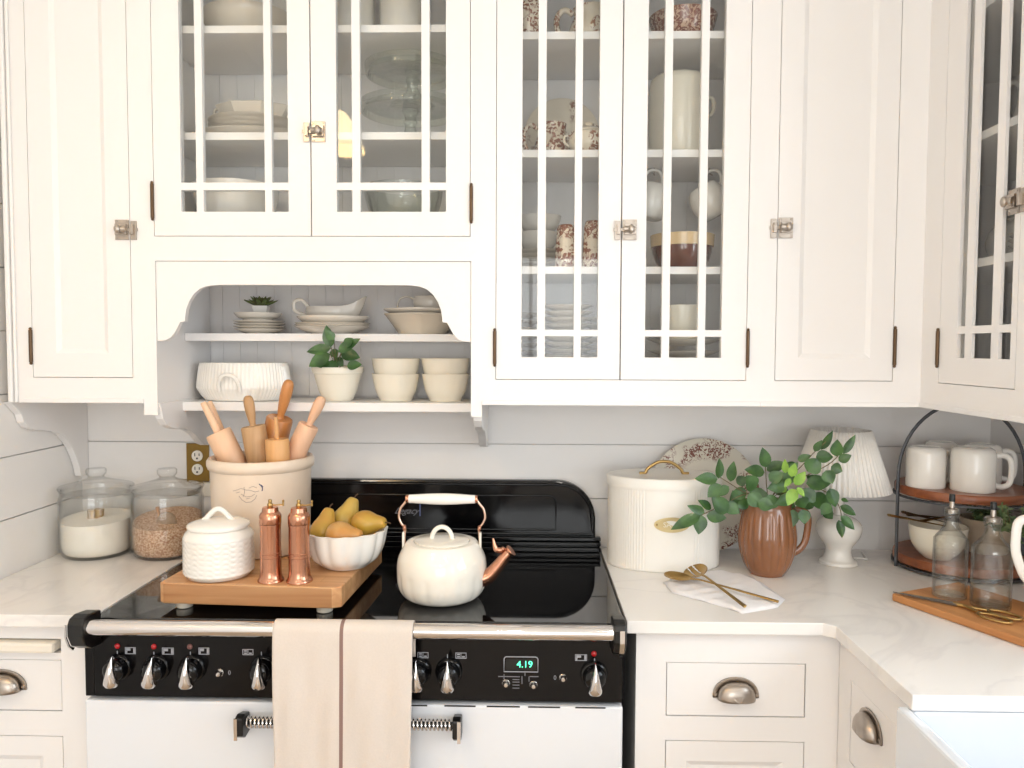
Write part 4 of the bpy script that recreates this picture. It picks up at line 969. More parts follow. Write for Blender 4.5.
stem((440, 380), (330, 430), (215, 485), (150, 510)); stem((430, 370), (350, 320), (300, 290)); stem((545, 330), (540, 250), (533, 190)); stem((640, 330), (760, 280), (880, 215), (960, 120))
stem((640, 320), (730, 230), (790, 165), (850, 110)); stem((760, 350), (870, 380), (920, 450), (930, 520)); stem((660, 380), (690, 440), (690, 500)); stem((640, 340), (670, 300), (690, 240))
b.build('stems', STEM, r, world=True, smooth=60)
# lamp
c = Vector((X_(838.5, 2.13, 540), 2.13, CT+.0005))
r = thing('table_lamp', 'small white ceramic lamp with a pleated white shade, behind the leaves', 'lamp', c)
hb = Z_(497, c.y-.12, 845)-c.z; ht = Z_(432, c.y-.06, 840)-c.z
lath('lamp_base', sp([(.0005, 0), (.048, 0), (.05, .003), (.049, .009), (.041, .014), (.036, .025), (.034, .04), (.04, .055), (.054, .075), (.06, .095), (.058, .11), (.045, .125), (.028, .132), (.02, .136), (.0005, .137)], 4), WHITE, r, smooth=60)
lath('lamp_stem', [(.013, .136), (.012, hb+.03), (.014, hb+.032), (.014, hb+.075), (.0005, hb+.076)], WHITE, r, n=16)
def pleat(a, z, rad): return 1+.022*sin(a*56)
b = MB(); b.lathe([(.1295, hb), (.077, ht)], 448, fn=pleat, ends=False)
SH = mat('pleated_fabric', (238, 235, 230), .85); o = b.build('lamp_shade', SH, r, smooth=30)
md = o.modifiers.new('thick', 'SOLIDIFY'); md.thickness = .0012
b = MB(); b.tube([(.047, .02, .004)]+[(.047+.015*i, .03+.012*sin(i*1.1), .0035) for i in range(1, 7)][:3]+[(.112, .105, .0035)], .0024, 8); b.build('cord', mat('white_cord', (232, 230, 226), .5), r, smooth=60)
# napkin with serving spoons
NAP = mat('white_napkin', (238, 236, 238), .9, bump=.3, bscale=500)
pc_ = [atZ(x, y, CT) for x, y in ((663, 583), (690, 573), (722, 571), (752, 577), (785, 600), (778, 608), (742, 614), (722, 607), (700, 601), (672, 593))]
cen = sum(pc_, Vector())/len(pc_)
vs = [(cen.x, cen.y, CT+.010)]; fs = []; n = len(pc_)*6
ring = []
for i in range(len(pc_)):
    a, d_ = pc_[i], pc_[(i+1) % len(pc_)]
    for j in range(6): ring.append(a.lerp(d_, j/6))
K = 8
for k in range(1, K+1):
    for i, p in enumerate(ring):
        q = Vector((cen.x, cen.y, 0)).lerp(Vector((p.x, p.y, 0)), k/K); h = .0045+.004*(1-k/K)+.003*abs(sin(q.x*85+q.y*50))+.002*sin(q.y*150-q.x*60)
        if k == K: h = .0012+.0015*max(0, sin(i*.7))
        vs.append((q.x, q.y, CT+max(.0012, h)))
for i in range(n): fs.append((0, 1+i, 1+(i+1) % n))
for k in range(K-1):
    for i in range(n): a = 1+k*n+i; d_ = 1+k*n+(i+1) % n; fs.append((a, a+n, d_+n, d_))
o = MB().add(vs, fs).build('napkin', NAP, loc=(cen.x, cen.y, CT), smooth=70, fix=False); md = o.modifiers.new('thick', 'SOLIDIFY'); md.thickness = .001; md.offset = 1
tag(o, 'crumpled white cloth napkin under the two brass servers on the right counter', 'napkin')
def server(name, label, px0, px1, fork):
    """px0 bowl centre, px1 handle end (pixels), lying on the napkin"""
    a, e_ = atZ(*px0, CT+(.031 if fork else .022)), atZ(*px1, CT+(.019 if fork else .012)); d = e_-a; L = d.length; rz_ = math.atan2(d.y, d.x)
    r = thing(name, label, 'serving utensil', a, rz_)
    tl = -(a.z-e_.z)
    vs = []; fs = []; n = 72; K = 16; A, Bq = (.037, .030) if fork else (.038, .020)
    for k in range(K+1):
        for i in range(n):
            t = 2*PI*i/n; q = k/K; vs.append((A*q*cos(t), Bq*q*sin(t)*(1-.12*cos(t)), -.009*(1-q*q)))
    for k in range(K):
        for i in range(n):
            p = k*n+i; q = k*n+(i+1) % n; mx_ = (vs[p][0]+vs[q+n][0])/2; my_ = (vs[p][1]+vs[q+n][1])/2
            if fork and mx_ < .010 and .0052 < abs(my_) < .0095: continue
            fs.append((p, q, q+n, p+n))
    o = MB().add(vs, fs).build('bowl', BRASS, r, smooth=70, fix=False); md = o.modifiers.new('thick', 'SOLIDIFY'); md.thickness = .0016
    r.rotation_euler = (.42 if fork else .2, 0, rz_)
    MB().tube([(A*.93, 0, .0005), (A+.02, 0, .003), (L*.6, 0, tl*.6+.003), (L, 0, tl)], [.0035, .0028, .0034, .0045], 10, flat=.6).build('handle', BRASS, r, smooth=60)
    return r
server('serving_fork', 'slotted brass salad server lying on the napkin, handle toward the front', (696, 571), (743, 607), True)
server('serving_spoon', 'brass serving spoon lying under the slotted server, handle pointing right', (678, 576), (778, 602), False)
# two-tier stand
sc = Vector((X_(959, 2.105, 560), 2.105, CT+.001)); SR = .164
r = thing('tiered_stand', 'two-tier round wooden stand with black metal arch frame in the right corner', 'stand', sc)
TW = wood('walnut_tray', (122, 66, 36), (160, 92, 54), 0, .35, .5, coat=.3)
z1 = .032; z2 = Z_(500.5, sc.y-SR, 960)-sc.z; z2 = Z_(484, sc.y, 895)-sc.z-.006
IRONM = mat('dark_iron', (84, 86, 90), .45, .5)
for z in (z1, z2):
    t_ = lath('tray', [(.0005, z-.021), (SR-.006, z-.021), (SR-.001, z-.018), (SR, z-.010), (SR, z), (SR-.003, z+.004), (.0005, z+.004)], TW, r, n=64, smooth=40)
    MB().lathe([(SR-.004, z-.0275), (SR+.0035, z-.0275), (SR+.0035, z-.0225), (SR-.004, z-.0222), (SR-.004, z-.0275)], 64, ends=False).build('tray_hoop', IRONM, r, smooth=40)
TZ1 = sc.z+z1+.0045; TZ2 = sc.z+z2+.0045
rr_ = SR+.007; zs_ = z2+.0
arch = [(-rr_, 0, .0), (-rr_, 0, .1), (-rr_, 0, zs_)]+[(-rr_*cos(PI*i/24), 0, zs_+.03+ (Z_(403, 2.1, 962)-sc.z-zs_-.03)*sin(PI*i/24)) for i in range(25)]+[(rr_, 0, zs_), (rr_, 0, .1), (rr_, 0, 0)]
MB().tube(arch, .0048, 8, flat=.6, up=(0, 1, 0)).build('frame', IRONM, r, smooth=60)
# mugs upside down
def mug_mesh(r, R, H, m, hd):
    lath('mug_body', [(.0005, H-.003), (R*.72, H-.003), (R*.74, H), (R*.8, H-.001), (R*.93, H-.006), (R, H-.016), (R, .003), (R*.985, 0), (R*.93, .001), (R*.93, H-.02), (.0005, H-.012)], m, r, n=48, smooth=50)
    pts = smooth_pts([(R*.97, 0, H*.80), (R*1.3, 0, H*.83), (R*1.62, 0, H*.74), (R*1.7, 0, H*.5), (R*1.62, 0, H*.2), (R*1.3, 0, H*.10), (R*.97, 0, H*.14)], 4)
    MB().tube(pts, .0058, 12, flat=1.3, M=Matrix.Rotation(hd, 4, 'Z')).build('handle', m, r, smooth=60)
def mug(label, px, py, Y, R=.048, H=.098, hd=-.2):
    c = Vector((X_(px, Y, py), Y, TZ2)); r = thing('mug', label, 'mug', c, 0, 'white mugs upturned on the stand'); mug_mesh(r, R, H, WHITE, hd); return r
mug('upturned white mug, front left on the upper tier of the wooden stand', 926, 460, 2.085, .0485, .108, .25)
mug('upturned white mug, front right on the upper tier of the wooden stand', 973, 466, 2.03, .0525, .114, -.25)
mug('upturned white mug in the back row of the stand, behind the left mug', 941, 455, 2.195, .044, .108, .3)
mug('upturned white mug in the back row of the stand, behind the right mug', 983, 455, 2.15, .046, .108, -.25)
# bowl with cutlery on the lower tier
c = Vector((X_(938, 2.06, 530), 2.06, TZ1)); 
r = thing('cream_bowl', 'cream bowl of dark cutlery on the lower tier of the stand', 'bowl', c); hb_ = Z_(525, 2.06, 938)-TZ1
lath('bowl_body', sp([(.0005, 0), (.03, 0), (.036, .003), (.053, .02), (.066, .045), (.072, hb_)], 4)+[(.068, hb_+.001), (.062, .045), (.048, .02), (.0005, .008)], CREAM, r, smooth=60); LB = c.copy()
for k, (a0, a1, m_, lab) in enumerate((((945, 530), (889, 515), BRASS, 'brass-handled knife sticking out to the left of the cream cutlery bowl'), ((945, 523), (903, 512), BRONZE, 'dark-handled fork resting on the left rim of the cream cutlery bowl'), ((950, 522), (908, 516.5), BRONZE, 'dark spoon lying across the cream cutlery bowl on the stand'), ((958, 522), (922, 521), BRASS, 'short brass spoon lying flat across the top of the cream cutlery bowl'))):
    p0, p1 = atY(*a0, 2.075+.008*k), atY(*a1, 2.03+.012*k); p0.z = max(p0.z, TZ1+hb_+.009*k-.006); 
    if k < 3: p1.z = max(p1.z, TZ1+hb_+.012+.008*k)
    b = MB(); b.tube([p0, p0.lerp(p1, .5), p1], [.003, .0045, .0075], 8, flat=.5); o = b.build('cutlery', m_, smooth=60, loc=p0); tag(o, lab, 'cutlery', 'cutlery in the cream bowl')
# beige pot with ferny greenery
c = Vector((X_(985, 2.135, 560), 2.135, TZ1)); zp = Z_(522, 2.08, 975)-TZ1
r = thing('potted_fern', 'feathery green plant in a beige pot on the lower tier of the stand', 'plant', c)
lath('pot', [(.0005, 0), (.052, 0), (.055, .004), (.060, zp-.012), (.064, zp-.012), (.064, zp), (.058, zp), (.056, zp-.02), (.0005, zp-.02)], mat('beige_pot', (214, 198, 176), .5, var=.08), r, smooth=40)
b = MB(); FERN = mat('fern_green', (112, 132, 88), .5, scale=40, c2=(78, 104, 62)); rnd = random.Random(4); q = MB()
for k in range(46):
    fwd = k % 3 == 0; tx, ty = (rnd.uniform(-.11, .06), rnd.uniform(-.240, -.225)) if fwd else (rnd.uniform(-.06, .05), rnd.uniform(-.10, .05)); hz_ = rnd.uniform(-.02, .085) if fwd else rnd.uniform(-.015, .035); s0 = Vector((rnd.uniform(-.02, .02), rnd.uniform(-.02, .02), zp-.02)); tp = Vector((tx, ty, zp+hz_))
    md_ = s0.lerp(tp, .5)+Vector((0, 0, .012)); md_.z = min(md_.z, zp+.03); md_ = md_ if not fwd else Vector((s0.x+(tx-s0.x)*.8, ty*.92, zp+.02)); cv = smooth_pts([s0, md_, tp], 6); q.tube(cv, .0009, 5)
    for j, p in enumerate(cv[3:]):
        for s_ in range(5):
            e_ = p+Vector((rnd.uniform(-.016, .016), rnd.uniform(-.012, .012), rnd.uniform(-.012, .010))); leaf(b, p, e_, .0042, (0, -1, .3), 0)
b.build('foliage', FERN, r, smooth=60, fix=False); q.build('stems', STEM, r, smooth=60)
# serving board on the counter, with bottles and scissors
p0 = atZ(891, 600.5, CT); p1 = atZ(1024, 648, CT); d1 = (p1-p0); ang2 = math.atan2(d1.y, d1.x)
r = thing('serving_board', 'flat oak serving board at the right edge, under the oil bottles', 'cutting board', (p0.x, p0.y, CT+.0005), ang2)
MB().prism([(.004, 0), (.46, 0), (.46, .23), (0, .23), (0, .004)], 0, .017, plane='xy').build('board', wood('oak_board', (176, 116, 66), (204, 146, 92), 0, .45, .5), r, bevel=.003)
ZS = CT+.0180
def bottle(label, px, py, R, ztip):
    c = stand(px, py, ZS, R*.9); k = R/.036
    r = thing('oil_bottle', label, 'bottle', c, 0, 'glass pour bottles'); Y = c.y
    H = Z_(ztip, Y, px)-c.z; hs = H-.036; 
    out = sp([(.0005, 0), (R*.8, 0), (R*.97, .004), (R, .012), (R, hs*.60), (R*.93, hs*.68), (R*.6, hs*.76), (R*.42, hs*.83), (R*.38, hs*.9), (R*.44, hs*.93), (R*.46, hs*.99), (R*.40, hs)], 4)
    inn = [(max(.0005, a-.0032), max(z, .008)) for a, z in reversed(out)]
    lath('bottle_body', out+inn, BOTG, r, ends=False, smooth=60)
    b = MB(); 
    for z in (hs*.22, hs*.50): b.lathe([(R+.0003, z-.001), (R+.0012, z), (R+.0003, z+.001)], 40, ends=False)
    b.build('embossed_ring', BOTG, r, smooth=60)
    lath('spout_collar', [(R*.36, hs-.008), (R*.36, hs+.002), (.006, hs+.004), (.0052, hs+.02), (.0045, hs+.021)], NICKEL, r, n=20)
    lath('spout_cap', [(.0066, hs+.019), (.0066, hs+.034), (.0055, hs+.036), (.0005, hs+.036)], BMATTE, r, n=20)
    return r
bottle('clear glass oil bottle with pour spout, left of the two on the board', 949, 601, .0365, 494)
bottle('clear glass oil bottle with pour spout, right of the two and nearer', 990, 612, .0405, 502)
# scissors
s0, sp_, s1 = atZ(893, 594, ZS), atZ(957, 606.5, ZS), atZ(1017, 624, ZS)
r = thing('scissors', 'old kitchen scissors with brass handles lying on the serving board', 'scissors', (sp_.x, sp_.y, ZS+.001))
dv = (s0-sp_); hv = (s1-sp_); a1 = math.atan2(dv.y, dv.x); L1 = dv.length; L2 = hv.length
for k, s_ in enumerate((-1, 1)):
    M = Matrix.Rotation(a1+s_*.022, 4, 'Z'); z = .0015+.0028*k
    bl = [(-.01, -.006), (.012, -.007*1), (L1*.6, -.004), (L1, 0), (L1*.6, .004), (.012, .006), (-.01, .006)]
    MB().prism(bl, z, z+.0022, M=M, plane='xy').build('blade', mat('old_steel', (120, 116, 112), .3, .9, var=.2), r, bevel=.0005)
    a2 = math.atan2(hv.y, hv.x); M2 = Matrix.Rotation(a2, 4, 'Z')
    cx, cyy = L2*.72, -s_*.020; loop = [(cx+.034*cos(q), cyy+.0175*sin(q), .0045) for q in [2*PI*i/24 for i in range(24)]]
    hb2 = MB(); hb2.tube(loop, .0032, 8, closed=True, M=M2); hb2.tube([(-.006, s_*.002, .004), (L2*.2, -s_*.001, .0045), (L2*.36, -s_*.010, .0045), (L2*.44, -s_*.016, .0045)], [.005, .0045, .004, .0035], 8, M=M2)
    hb2.build('handle', BRASS, r, smooth=60)
MB().lathe([(.0055, .0), (.0055, .0075), (.003, .009), (.0005, .009)], 16).build('pivot_screw', BRASS, r, smooth=40)
# white pitcher, handle just inside the frame
c = Vector((X_(1066, 1.66, 560), 1.66, CT+.0185))
r = thing('white_pitcher', 'white pitcher cut by the right edge, only its big handle showing', 'pitcher', c)
hp_ = .235
lath('pitcher_body', sp([(.0005, 0), (.048, 0), (.055, .006), (.066, .05), (.068, .09), (.058, .15), (.052, .19), (.06, hp_)], 4)+[(.056, hp_), (.048, .19), (.054, .15), (.063, .09), (.06, .05), (.05, .012), (.0005, .01)], mat('pitcher_glaze', (232, 228, 216), .2, coat=.3), r, smooth=60)
hx = X_(1013, 1.66, 530)-c.x
pts = smooth_pts([(-.052, 0, .20), (-.075, 0, .213), (hx+.012, 0, .206), (hx+.0065, 0, .17), (hx+.009, 0, .135), (-.088, 0, .09), (-.066, 0, .068)], 5)
MB().tube(pts, .0072, 12, flat=1.4).build('handle', WHITE, r, smooth=60)
# ------------------------------------------------------------------ crockery
def dish(name, label, cat, prof, c, m=IRON, n=56, part='', group=None, rz=0, sx=1, sy=1, fn=None, smooth=50):
    b = MB(); b.lathe(prof, n, fn=fn, sx=sx, sy=sy); o = b.build(name, m, smooth=smooth); up(o, c); o.rotation_euler.z = rz; return tag(o, label, cat, group)
def plate_prof(R, h=.018, t=.0028): return [(.0005, 0), (R*.55, 0), (R*.57, .002), (R*.66, .003), (R*.98, h-.002), (R, h-.0005), (R*.985, h), (R*.66, .003+t), (R*.6, .003), (.0005, .003)]
def bowl_prof(R, h, rb, t=.004, k=1.0): 
    o = sp([(.0005, 0), (rb, 0), (rb+.001, .004), (rb+(R-rb)*.55, h*.35), (R*.95, h*.75), (R, h)], 4); i = sp([(R-t, h), (R*.95-t, h*.75), (rb+(R-rb)*.55-t, h*.38), (rb*.8, .008), (.0005, .007)], 3); return o+i
ZL, ZU = zl+.0005, zu+.0005
# ---- niche, upper shelf
YU = 2.182
c = Vector((X_(259.5, YU, 325), YU, ZU)); pr = plate_prof(.077, .012)
z = ZU
labs = ['bottom small white plate of the stack under the succulent', 'second small white plate from the bottom, under the succulent', 'third small white plate from the bottom, under the succulent', 'fourth small white plate from the bottom, under the succulent']
for k in range(4):
    dish('small_plate', labs[k], 'plate', plate_prof(.071 if k else .069, .014 if k == 0 else .011), (c.x+(.001*(-1)**k), YU, z), IRON, group='small plates in the niche'); z += .0105 if k == 0 else .0075
dish('shallow_bowl', 'small white shallow dish on top of the plate stack, under the succulent', 'bowl', bowl_prof(.066, .022, .04, .003), (c.x-.004, YU, z+.004)); z += .026
r = thing('potted_succulent', 'green succulent in a small square white pot, on the left plate stack', 'plant', (X_(261, YU, 300), YU, z-.012+.002), .1)
hp2 = .03
b = MB(); b.lathe([(.0005, 0), (.022, 0), (.030, hp2), (.027, hp2), (.025, hp2-.004), (.0005, hp2-.004)], 4, M=Matrix.Rotation(PI/4, 4, 'Z')); b.build('pot', WHITE, r, bevel=.0015)
b = MB(); SUC = mat('succulent_green', (104, 128, 68), .45, scale=30, c2=(84, 84, 50))
for ring_, (cnt, ln, el) in enumerate(((12, .052, .4), (10, .042, .8), (7, .032, 1.15))):
    for i in range(cnt):
        a = 2*PI*i/cnt+ring_*.4; d = Vector((cos(a)*cos(el), sin(a)*cos(el), sin(el))); p0 = Vector((0, 0, hp2-.004))
        b.tube([p0, p0+d*ln*.35, p0+d*ln*.75, p0+d*ln], [.0035, .007, .006, .0006], 8, flat=.45)
b.build('foliage', SUC, r, smooth=60)
z = ZU; YU = 2.175; cx = X_(334, YU, 325)
for k, lab in enumerate(('bottom white dinner plate under the gravy boat', 'second white plate up, under the gravy boat', 'third white plate up, under the gravy boat')):
    dish('saucer_plate', lab, 'plate', plate_prof(.104, .021 if k < 2 else .02), (cx+.001*k, YU-.022, z), IRON, group='plates under the gravy boat', fn=lambda a, z_, r_: 1+.004*sin(a*12), n=72); z += .0052
dish('shallow_bowl', 'wide shallow white bowl right under the gravy boat', 'bowl', bowl_prof(.099, .03, .05, .003), (cx+.003, YU-.022, z+.003)); z += .012
r = thing('gravy_boat', 'ribbed white gravy boat with loop handle, on the middle plate stack', 'gravy boat', (cx+.001, YU-.022, z+.0))
# boat body: oval lathe with spout pulled up on +x
zz0 = .0; vs = []; fs = []; n = 48; prof = [(.0, 0), (.028, 0), (.04, .004), (.05, .012), (.057, .022), (.059, .036), (.057, .048)]
K = len(prof)
for side in (0, 1):
    seq = prof if side == 0 else list(reversed([(max(0, a-.003), max(.006, h)) for a, h in prof]))
    for (a_, h) in seq:
        for i in range(n):
            t = 2*PI*i/n; q = max(0, cos(t))**5; rib_ = 1+(.02*sin(t*22) if (side == 0 and .006 < h < .044) else 0)
            e = h/.048; x = a_*1.25*cos(t)*rib_*(1+.38*q*e*e); y = a_*.72*sin(t)*rib_; zq = h+.030*q*e**2*(1)
            vs.append((x, y, zq))
for j in range(2*K-1):
    for i in range(n): a_, c_ = j*n+i, j*n+(i+1) % n; fs.append((a_, c_, c_+n, a_+n))
MB().add(vs, fs).build('boat_body', IRON, r, smooth=60)
pts = smooth_pts([(-.064, 0, .044), (-.085, 0, .066), (-.106, 0, .062), (-.107, 0, .042), (-.098, 0, .032), (-.080, 0, .026), (-.060, 0, .024)], 5)
MB().tube(pts, .0035, 10, flat=1.5).build('handle', IRON, r, smooth=60)
# square bowls and cup at right
cx = X_(423, YU, 320)
dish('serving_bowl', 'flared white serving bowl at the right of the upper niche shelf', 'bowl', [(.0005, 0), (.062, 0), (.064, .003), (.098, .052), (.101, .0545), (.101, .057), (.096, .057), (.06, .008), (.0005, .006)], (cx, YU-.02, ZU), mat('oatmeal_glaze', (216, 206, 190), .25, coat=.2), fn=lambda a, z, r_: 1/max(abs(cos(a+PI/4)), abs(sin(a+PI/4)))**.35*.93, sy=.82)
dish('serving_bowl', 'second flared bowl nested on top of the right serving bowl', 'bowl', [(.0005, 0), (.062, 0), (.100, .018), (.103, .020), (.103, .024), (.098, .024), (.06, .006), (.0005, .004)], (cx, YU-.02, ZU+.047), IRON, fn=lambda a, z, r_: 1/max(abs(cos(a+PI/4)), abs(sin(a+PI/4)))**.35*.93, sy=.82)
r = thing('tea_cup', 'white cup with big loop handle, resting in the right serving bowls', 'cup', (X_(432, YU, 300), YU-.02, ZU+.0545))
lath('cup_body', sp([(.0005, 0), (.03, 0), (.045, .012), (.05, .035), (.047, .05)], 4)+[(.044, .05), (.046, .035), (.04, .012), (.0005, .005)], IRON, r)
pts = smooth_pts([(-.045, 0, .042), (-.065, 0, .05), (-.085, 0, .045), (-.094, 0, .028), (-.092, 0, .012)], 5); MB().tube(pts, .003, 8).build('handle', IRON, r, smooth=60)
# ---- niche, lower shelf
YL = 2.155
cl_, cr_ = X_(196, YL, 370), X_(292, YL, 370); hc = Z_(363, YL-.07, 240)-ZL
r = thing('casserole_dish', 'ribbed white oval casserole dish with loop handle, left on the lower niche shelf', 'dish', ((cl_+cr_)/2, YL, ZL)); hw_ = (cr_-cl_)/2*.965
def ribc(a, z, rad): return 1+(.011*sin(a*72) if .004 < z < hc-.001 and rad > hw_*.8 else 0)
lath('dish_body', sp([(.0005, 0), (hw_*.72, 0), (hw_*.84, .006), (hw_*.96, .028), (hw_*.99, .04), (hw_*.96, hc*.7), (hw_*.925, hc)], 4)+[(hw_*.88, hc), (hw_*.9, hc*.6), (hw_*.86, .03), (hw_*.7, .01), (.0005, .01)], WHITE, r, n=288, sy=.66, fn=ribc, smooth=60)
for s_ in (-1, 1):
    pts = smooth_pts([(-.028, -.0, .028), (-.027, -.014, .05), (-.017, -.024, .068), (0, -.027, .074), (.017, -.024, .068), (.027, -.014, .05), (.028, -.0, .028)], 5)
    M = Matrix.Translation((-.008*1, -hw_*.655, 0)) if s_ < 0 else Matrix.Translation((.008, hw_*.60, 0)) @ Matrix.Rotation(PI, 4, 'Z') 
    MB().tube(pts, .0052 if s_ < 0 else .004, 10, flat=1.2, M=M @ Matrix.Diagonal((1, .6 if s_ < 0 else .3, 1, 1))).build('handle', WHITE, r, smooth=60)
c = Vector((X_(338, YL, 385), YL, ZL)); hp3 = Z_(367.5, YL-.075, 338)-ZL
r = thing('potted_basil', 'young green leafy plant in a round cream pot on the lower niche shelf', 'plant', c)
lath('pot', sp([(.0005, 0), (.035, 0), (.042, .003), (.054, .03), (.066, hp3-.019)], 3)+[(.0695, hp3-.018), (.0725, hp3-.002), (.0715, hp3), (.067, hp3), (.064, hp3-.014), (.0005, hp3-.014)], CREAM, r, smooth=50)
lath('soil', [(.0005, hp3-.0135), (.062, hp3-.0135), (.05, hp3-.008), (.0005, hp3-.006)], mat('dark_soil', (70, 56, 44), .9, var=.4, scale=80), r, smooth=60)
b = MB(); q = MB()
LVB = ((340, 352, 334, 325.5, 11), (333, 352, 305.5, 351.5, 12), (336, 357, 308, 368, 14), (338, 356, 325, 377, 12), (333, 358, 331, 376, 15), (345, 358, 332, 345, 12), (338, 350, 345, 362, 12), (333, 358, 326, 345, 12), (344, 345, 359, 338, 11), (340, 344, 358.5, 339.5, 15), (342, 355, 360, 356, 16), (337, 362, 333, 376.5, 14), (346, 362, 340, 372, 13), (347, 369, 362, 367, 10), (330, 366, 315, 367, 10), (334, 350, 331, 335, 12), (344, 347, 353, 343, 12))
LVB = ((334.5, 346, 325.5, 326, 12), (331, 348, 306, 351, 11), (330, 354, 308, 366, 14), (332, 360, 331.5, 376.5, 14), (338, 352, 359, 338, 11), (341, 353, 359.5, 357, 13), (333, 349, 336, 358, 9), (347, 366, 361, 364, 10), (330, 362, 316, 366, 9), (345, 346, 352, 338, 10), (336, 358, 343, 366, 9), (334, 340, 325.5, 330, 9))
for k, (a, e, a2, e2, w_) in enumerate(LVB):
    a2 += .0; Yk = (YL-.055 if e2 > 352 else YL-.115)-.02*((k*37) % 5)/5
    if k == 0: a, e, a2, e2 = 331, 347, 325.5, 325.5
    p0, p1 = atY(a, e, Yk)-c, atY(a2, e2, Yk-.008)-c; leaf(b, p0, p1, w_*Yk/770*1.05, (.15*((k % 3)-1), -1, .35), .2)
    q.tube(smooth_pts([Vector((0, -.02, hp3-.01)), (Vector((0, -.02, hp3-.01))+p0)/2+Vector((0, 0, .006)), p0], 4), .001, 5)
b.build('foliage', LEAF, r, smooth=60, fix=False); q.build('stems', STEM, r, smooth=60)
for (px, lab) in ((396, 'left'), (445.5, 'right')):
    cx = X_(px, YL, 390); R = .0665; z1_ = Z_(374.5, YL-R, px)-ZL
    dish('ribbed_bowl', 'cream bowl at the bottom of the %s stack on the lower niche shelf' % lab, 'bowl', bowl_prof(R, z1_, .044, .0035), (cx, YL, ZL), CREAM, group='cream bowls on the lower shelf')
    tp = [(.0005, .0), (.046, 0), (.052, .004), (.0615, z1_*.5)]; k = 0
    h0 = z1_*.62
    top = bowl_prof(R+.001, z1_*1.02, .044, .0035)
    dish('ribbed_bowl', 'cream ribbed bowl nested on top of the %s stack on the lower niche shelf' % lab, 'bowl', top, (cx, YL, ZL+z1_*.55), CREAM, group='cream bowls on the lower shelf', fn=lambda a, z, r_: 1+(.006*sin(z*900) if z > .03 else 0))
# ---- left glass cabinet
YC = 2.13
cx = X_(247, 2.1, 115)
zf = ZFB+.0
dish('mixing_bowl', 'wide white bowl on the floor of the upper left glass cabinet', 'bowl', bowl_prof(.115, Z_(178, 2.02, 236)-zf, .06, .006), (X_(236, YC, 190), YC, zf), WHITE)
z0 = ZS_B[0]+.0005
dish('platter', 'long white oval platter under the plate stack in the left glass cabinet', 'platter', plate_prof(.165, .03, .004), (cx+.01, YC, z0), IRON, sy=.75)
for k, lab in enumerate(('lowest', 'middle', 'topmost')): dish('dinner_plate', '%s white dinner plate stacked on the long platter, left glass cabinet' % lab, 'plate', plate_prof(.122, .022), (cx+.012, YC, z0+.021+.0115*k), IRON, group='dinner plates on the platter')
r = thing('vegetable_dish', 'white octagonal covered dish with scroll handles, on the plate stack', 'dish', (cx+.01, YC, z0+.054))
oct_ = lambda a, z, r_: 1/max(abs(cos(((a+PI/8) % (PI/4))-PI/8)), .5)*.97
lath('dish_body', [(.0005, 0), (.055, 0), (.06, .006), (.078, .035), (.086, .052), (.088, .056), (.084, .058), (.07, .03), (.0005, .01)], IRON, r, n=64, fn=oct_, sx=1.15, sy=.75, smooth=25)
for s_ in (-1, 1):
    pts = [(s_*.085, 0, .05), (s_*.106, 0, .052), (s_*.112, 0, .04), (s_*.102, 0, .028), (s_*.094, 0, .034), (s_*.085, 0, .022)]
    MB().tube(smooth_pts(pts, 4), .004, 8).build('handle', IRON, r, smooth=60)
z1 = ZS_B[1]+.0005
dish('serving_bowl', 'large white bowl on the top visible shelf of the left glass cabinet', 'bowl', bowl_prof(.125, .082, .06, .005), (X_(250, YC, 15), YC, z1), IRON)
# right half
for k, (px, R, lab) in enumerate(((354, .055, 'left'), (402, .058, 'right'))):
    dish('canister', 'tall white canister, %s of two on the top shelf of the left glass cabinet' % lab, 'canister', [(.0005, 0), (R*.95, 0), (R, .005), (R, .19), (R*.96, .2), (R*.9, .2), (R*.9, .01), (.0005, .01)], (X_(px, YC, 15), YC-.01*k, z1), WHITE)
def cake_stand(label, c, R, H):
    r = thing('cake_stand', label, 'cake stand', c, 0, 'pressed glass cake stands')
    lath('stand_plate', [(.0005, H-.008), (.02, H-.01), (R*.9, H-.004), (R*.93, H-.02), (R*.97, H-.02), (R, H+.004), (R*.99, H+.006), (R*.95, H+.004), (R*.9, H), (.0005, H-.002)], PRESS, r, n=128, fn=lambda a, z, r_: 1+(.008*sin(a*40) if r_ > R*.85 else 0), smooth=60)
    lath('stand_foot', sp([(.0005, 0), (.055, 0), (.056, .004), (.04, .016), (.02, .035), (.014, .055), (.019, .066), (.014, .078), (.022, H-.011), (.0005, H-.0105)], 4), PRESS, r, n=40, smooth=60)
sx_ = X_(411, YC, 90)
hA = Z_(91, YC-.12, 405)-z0-.006
YC -= .012
cake_stand('clear pressed glass cake stand, lower of two nested in the left glass cabinet', (sx_, YC, z0), .135, hA)
cake_stand('clear pressed glass cake stand, upper one stacked on the other', (sx_+.006, YC, z0+hA+.0005), .128, Z_(50, YC-.12, 405)-z0-hA-.006)
dish('glass_bowl', 'clear pressed glass bowl on the floor of the left glass cabinet, right side', 'bowl', bowl_prof(.105, Z_(182, 2.02, 400)-zf, .05, .005), (X_(404, YC-.02, 195), YC-.025, zf), PRESS, fn=lambda a, z, r_: 1+.012*sin(a*16), n=96)
dish('plate', 'white plate lying under the clear glass bowl, left glass cabinet', 'plate', plate_prof(.11, .012), (X_(404, YC, 195), YC-.01, zf-.0002), IRON) if 0 else None
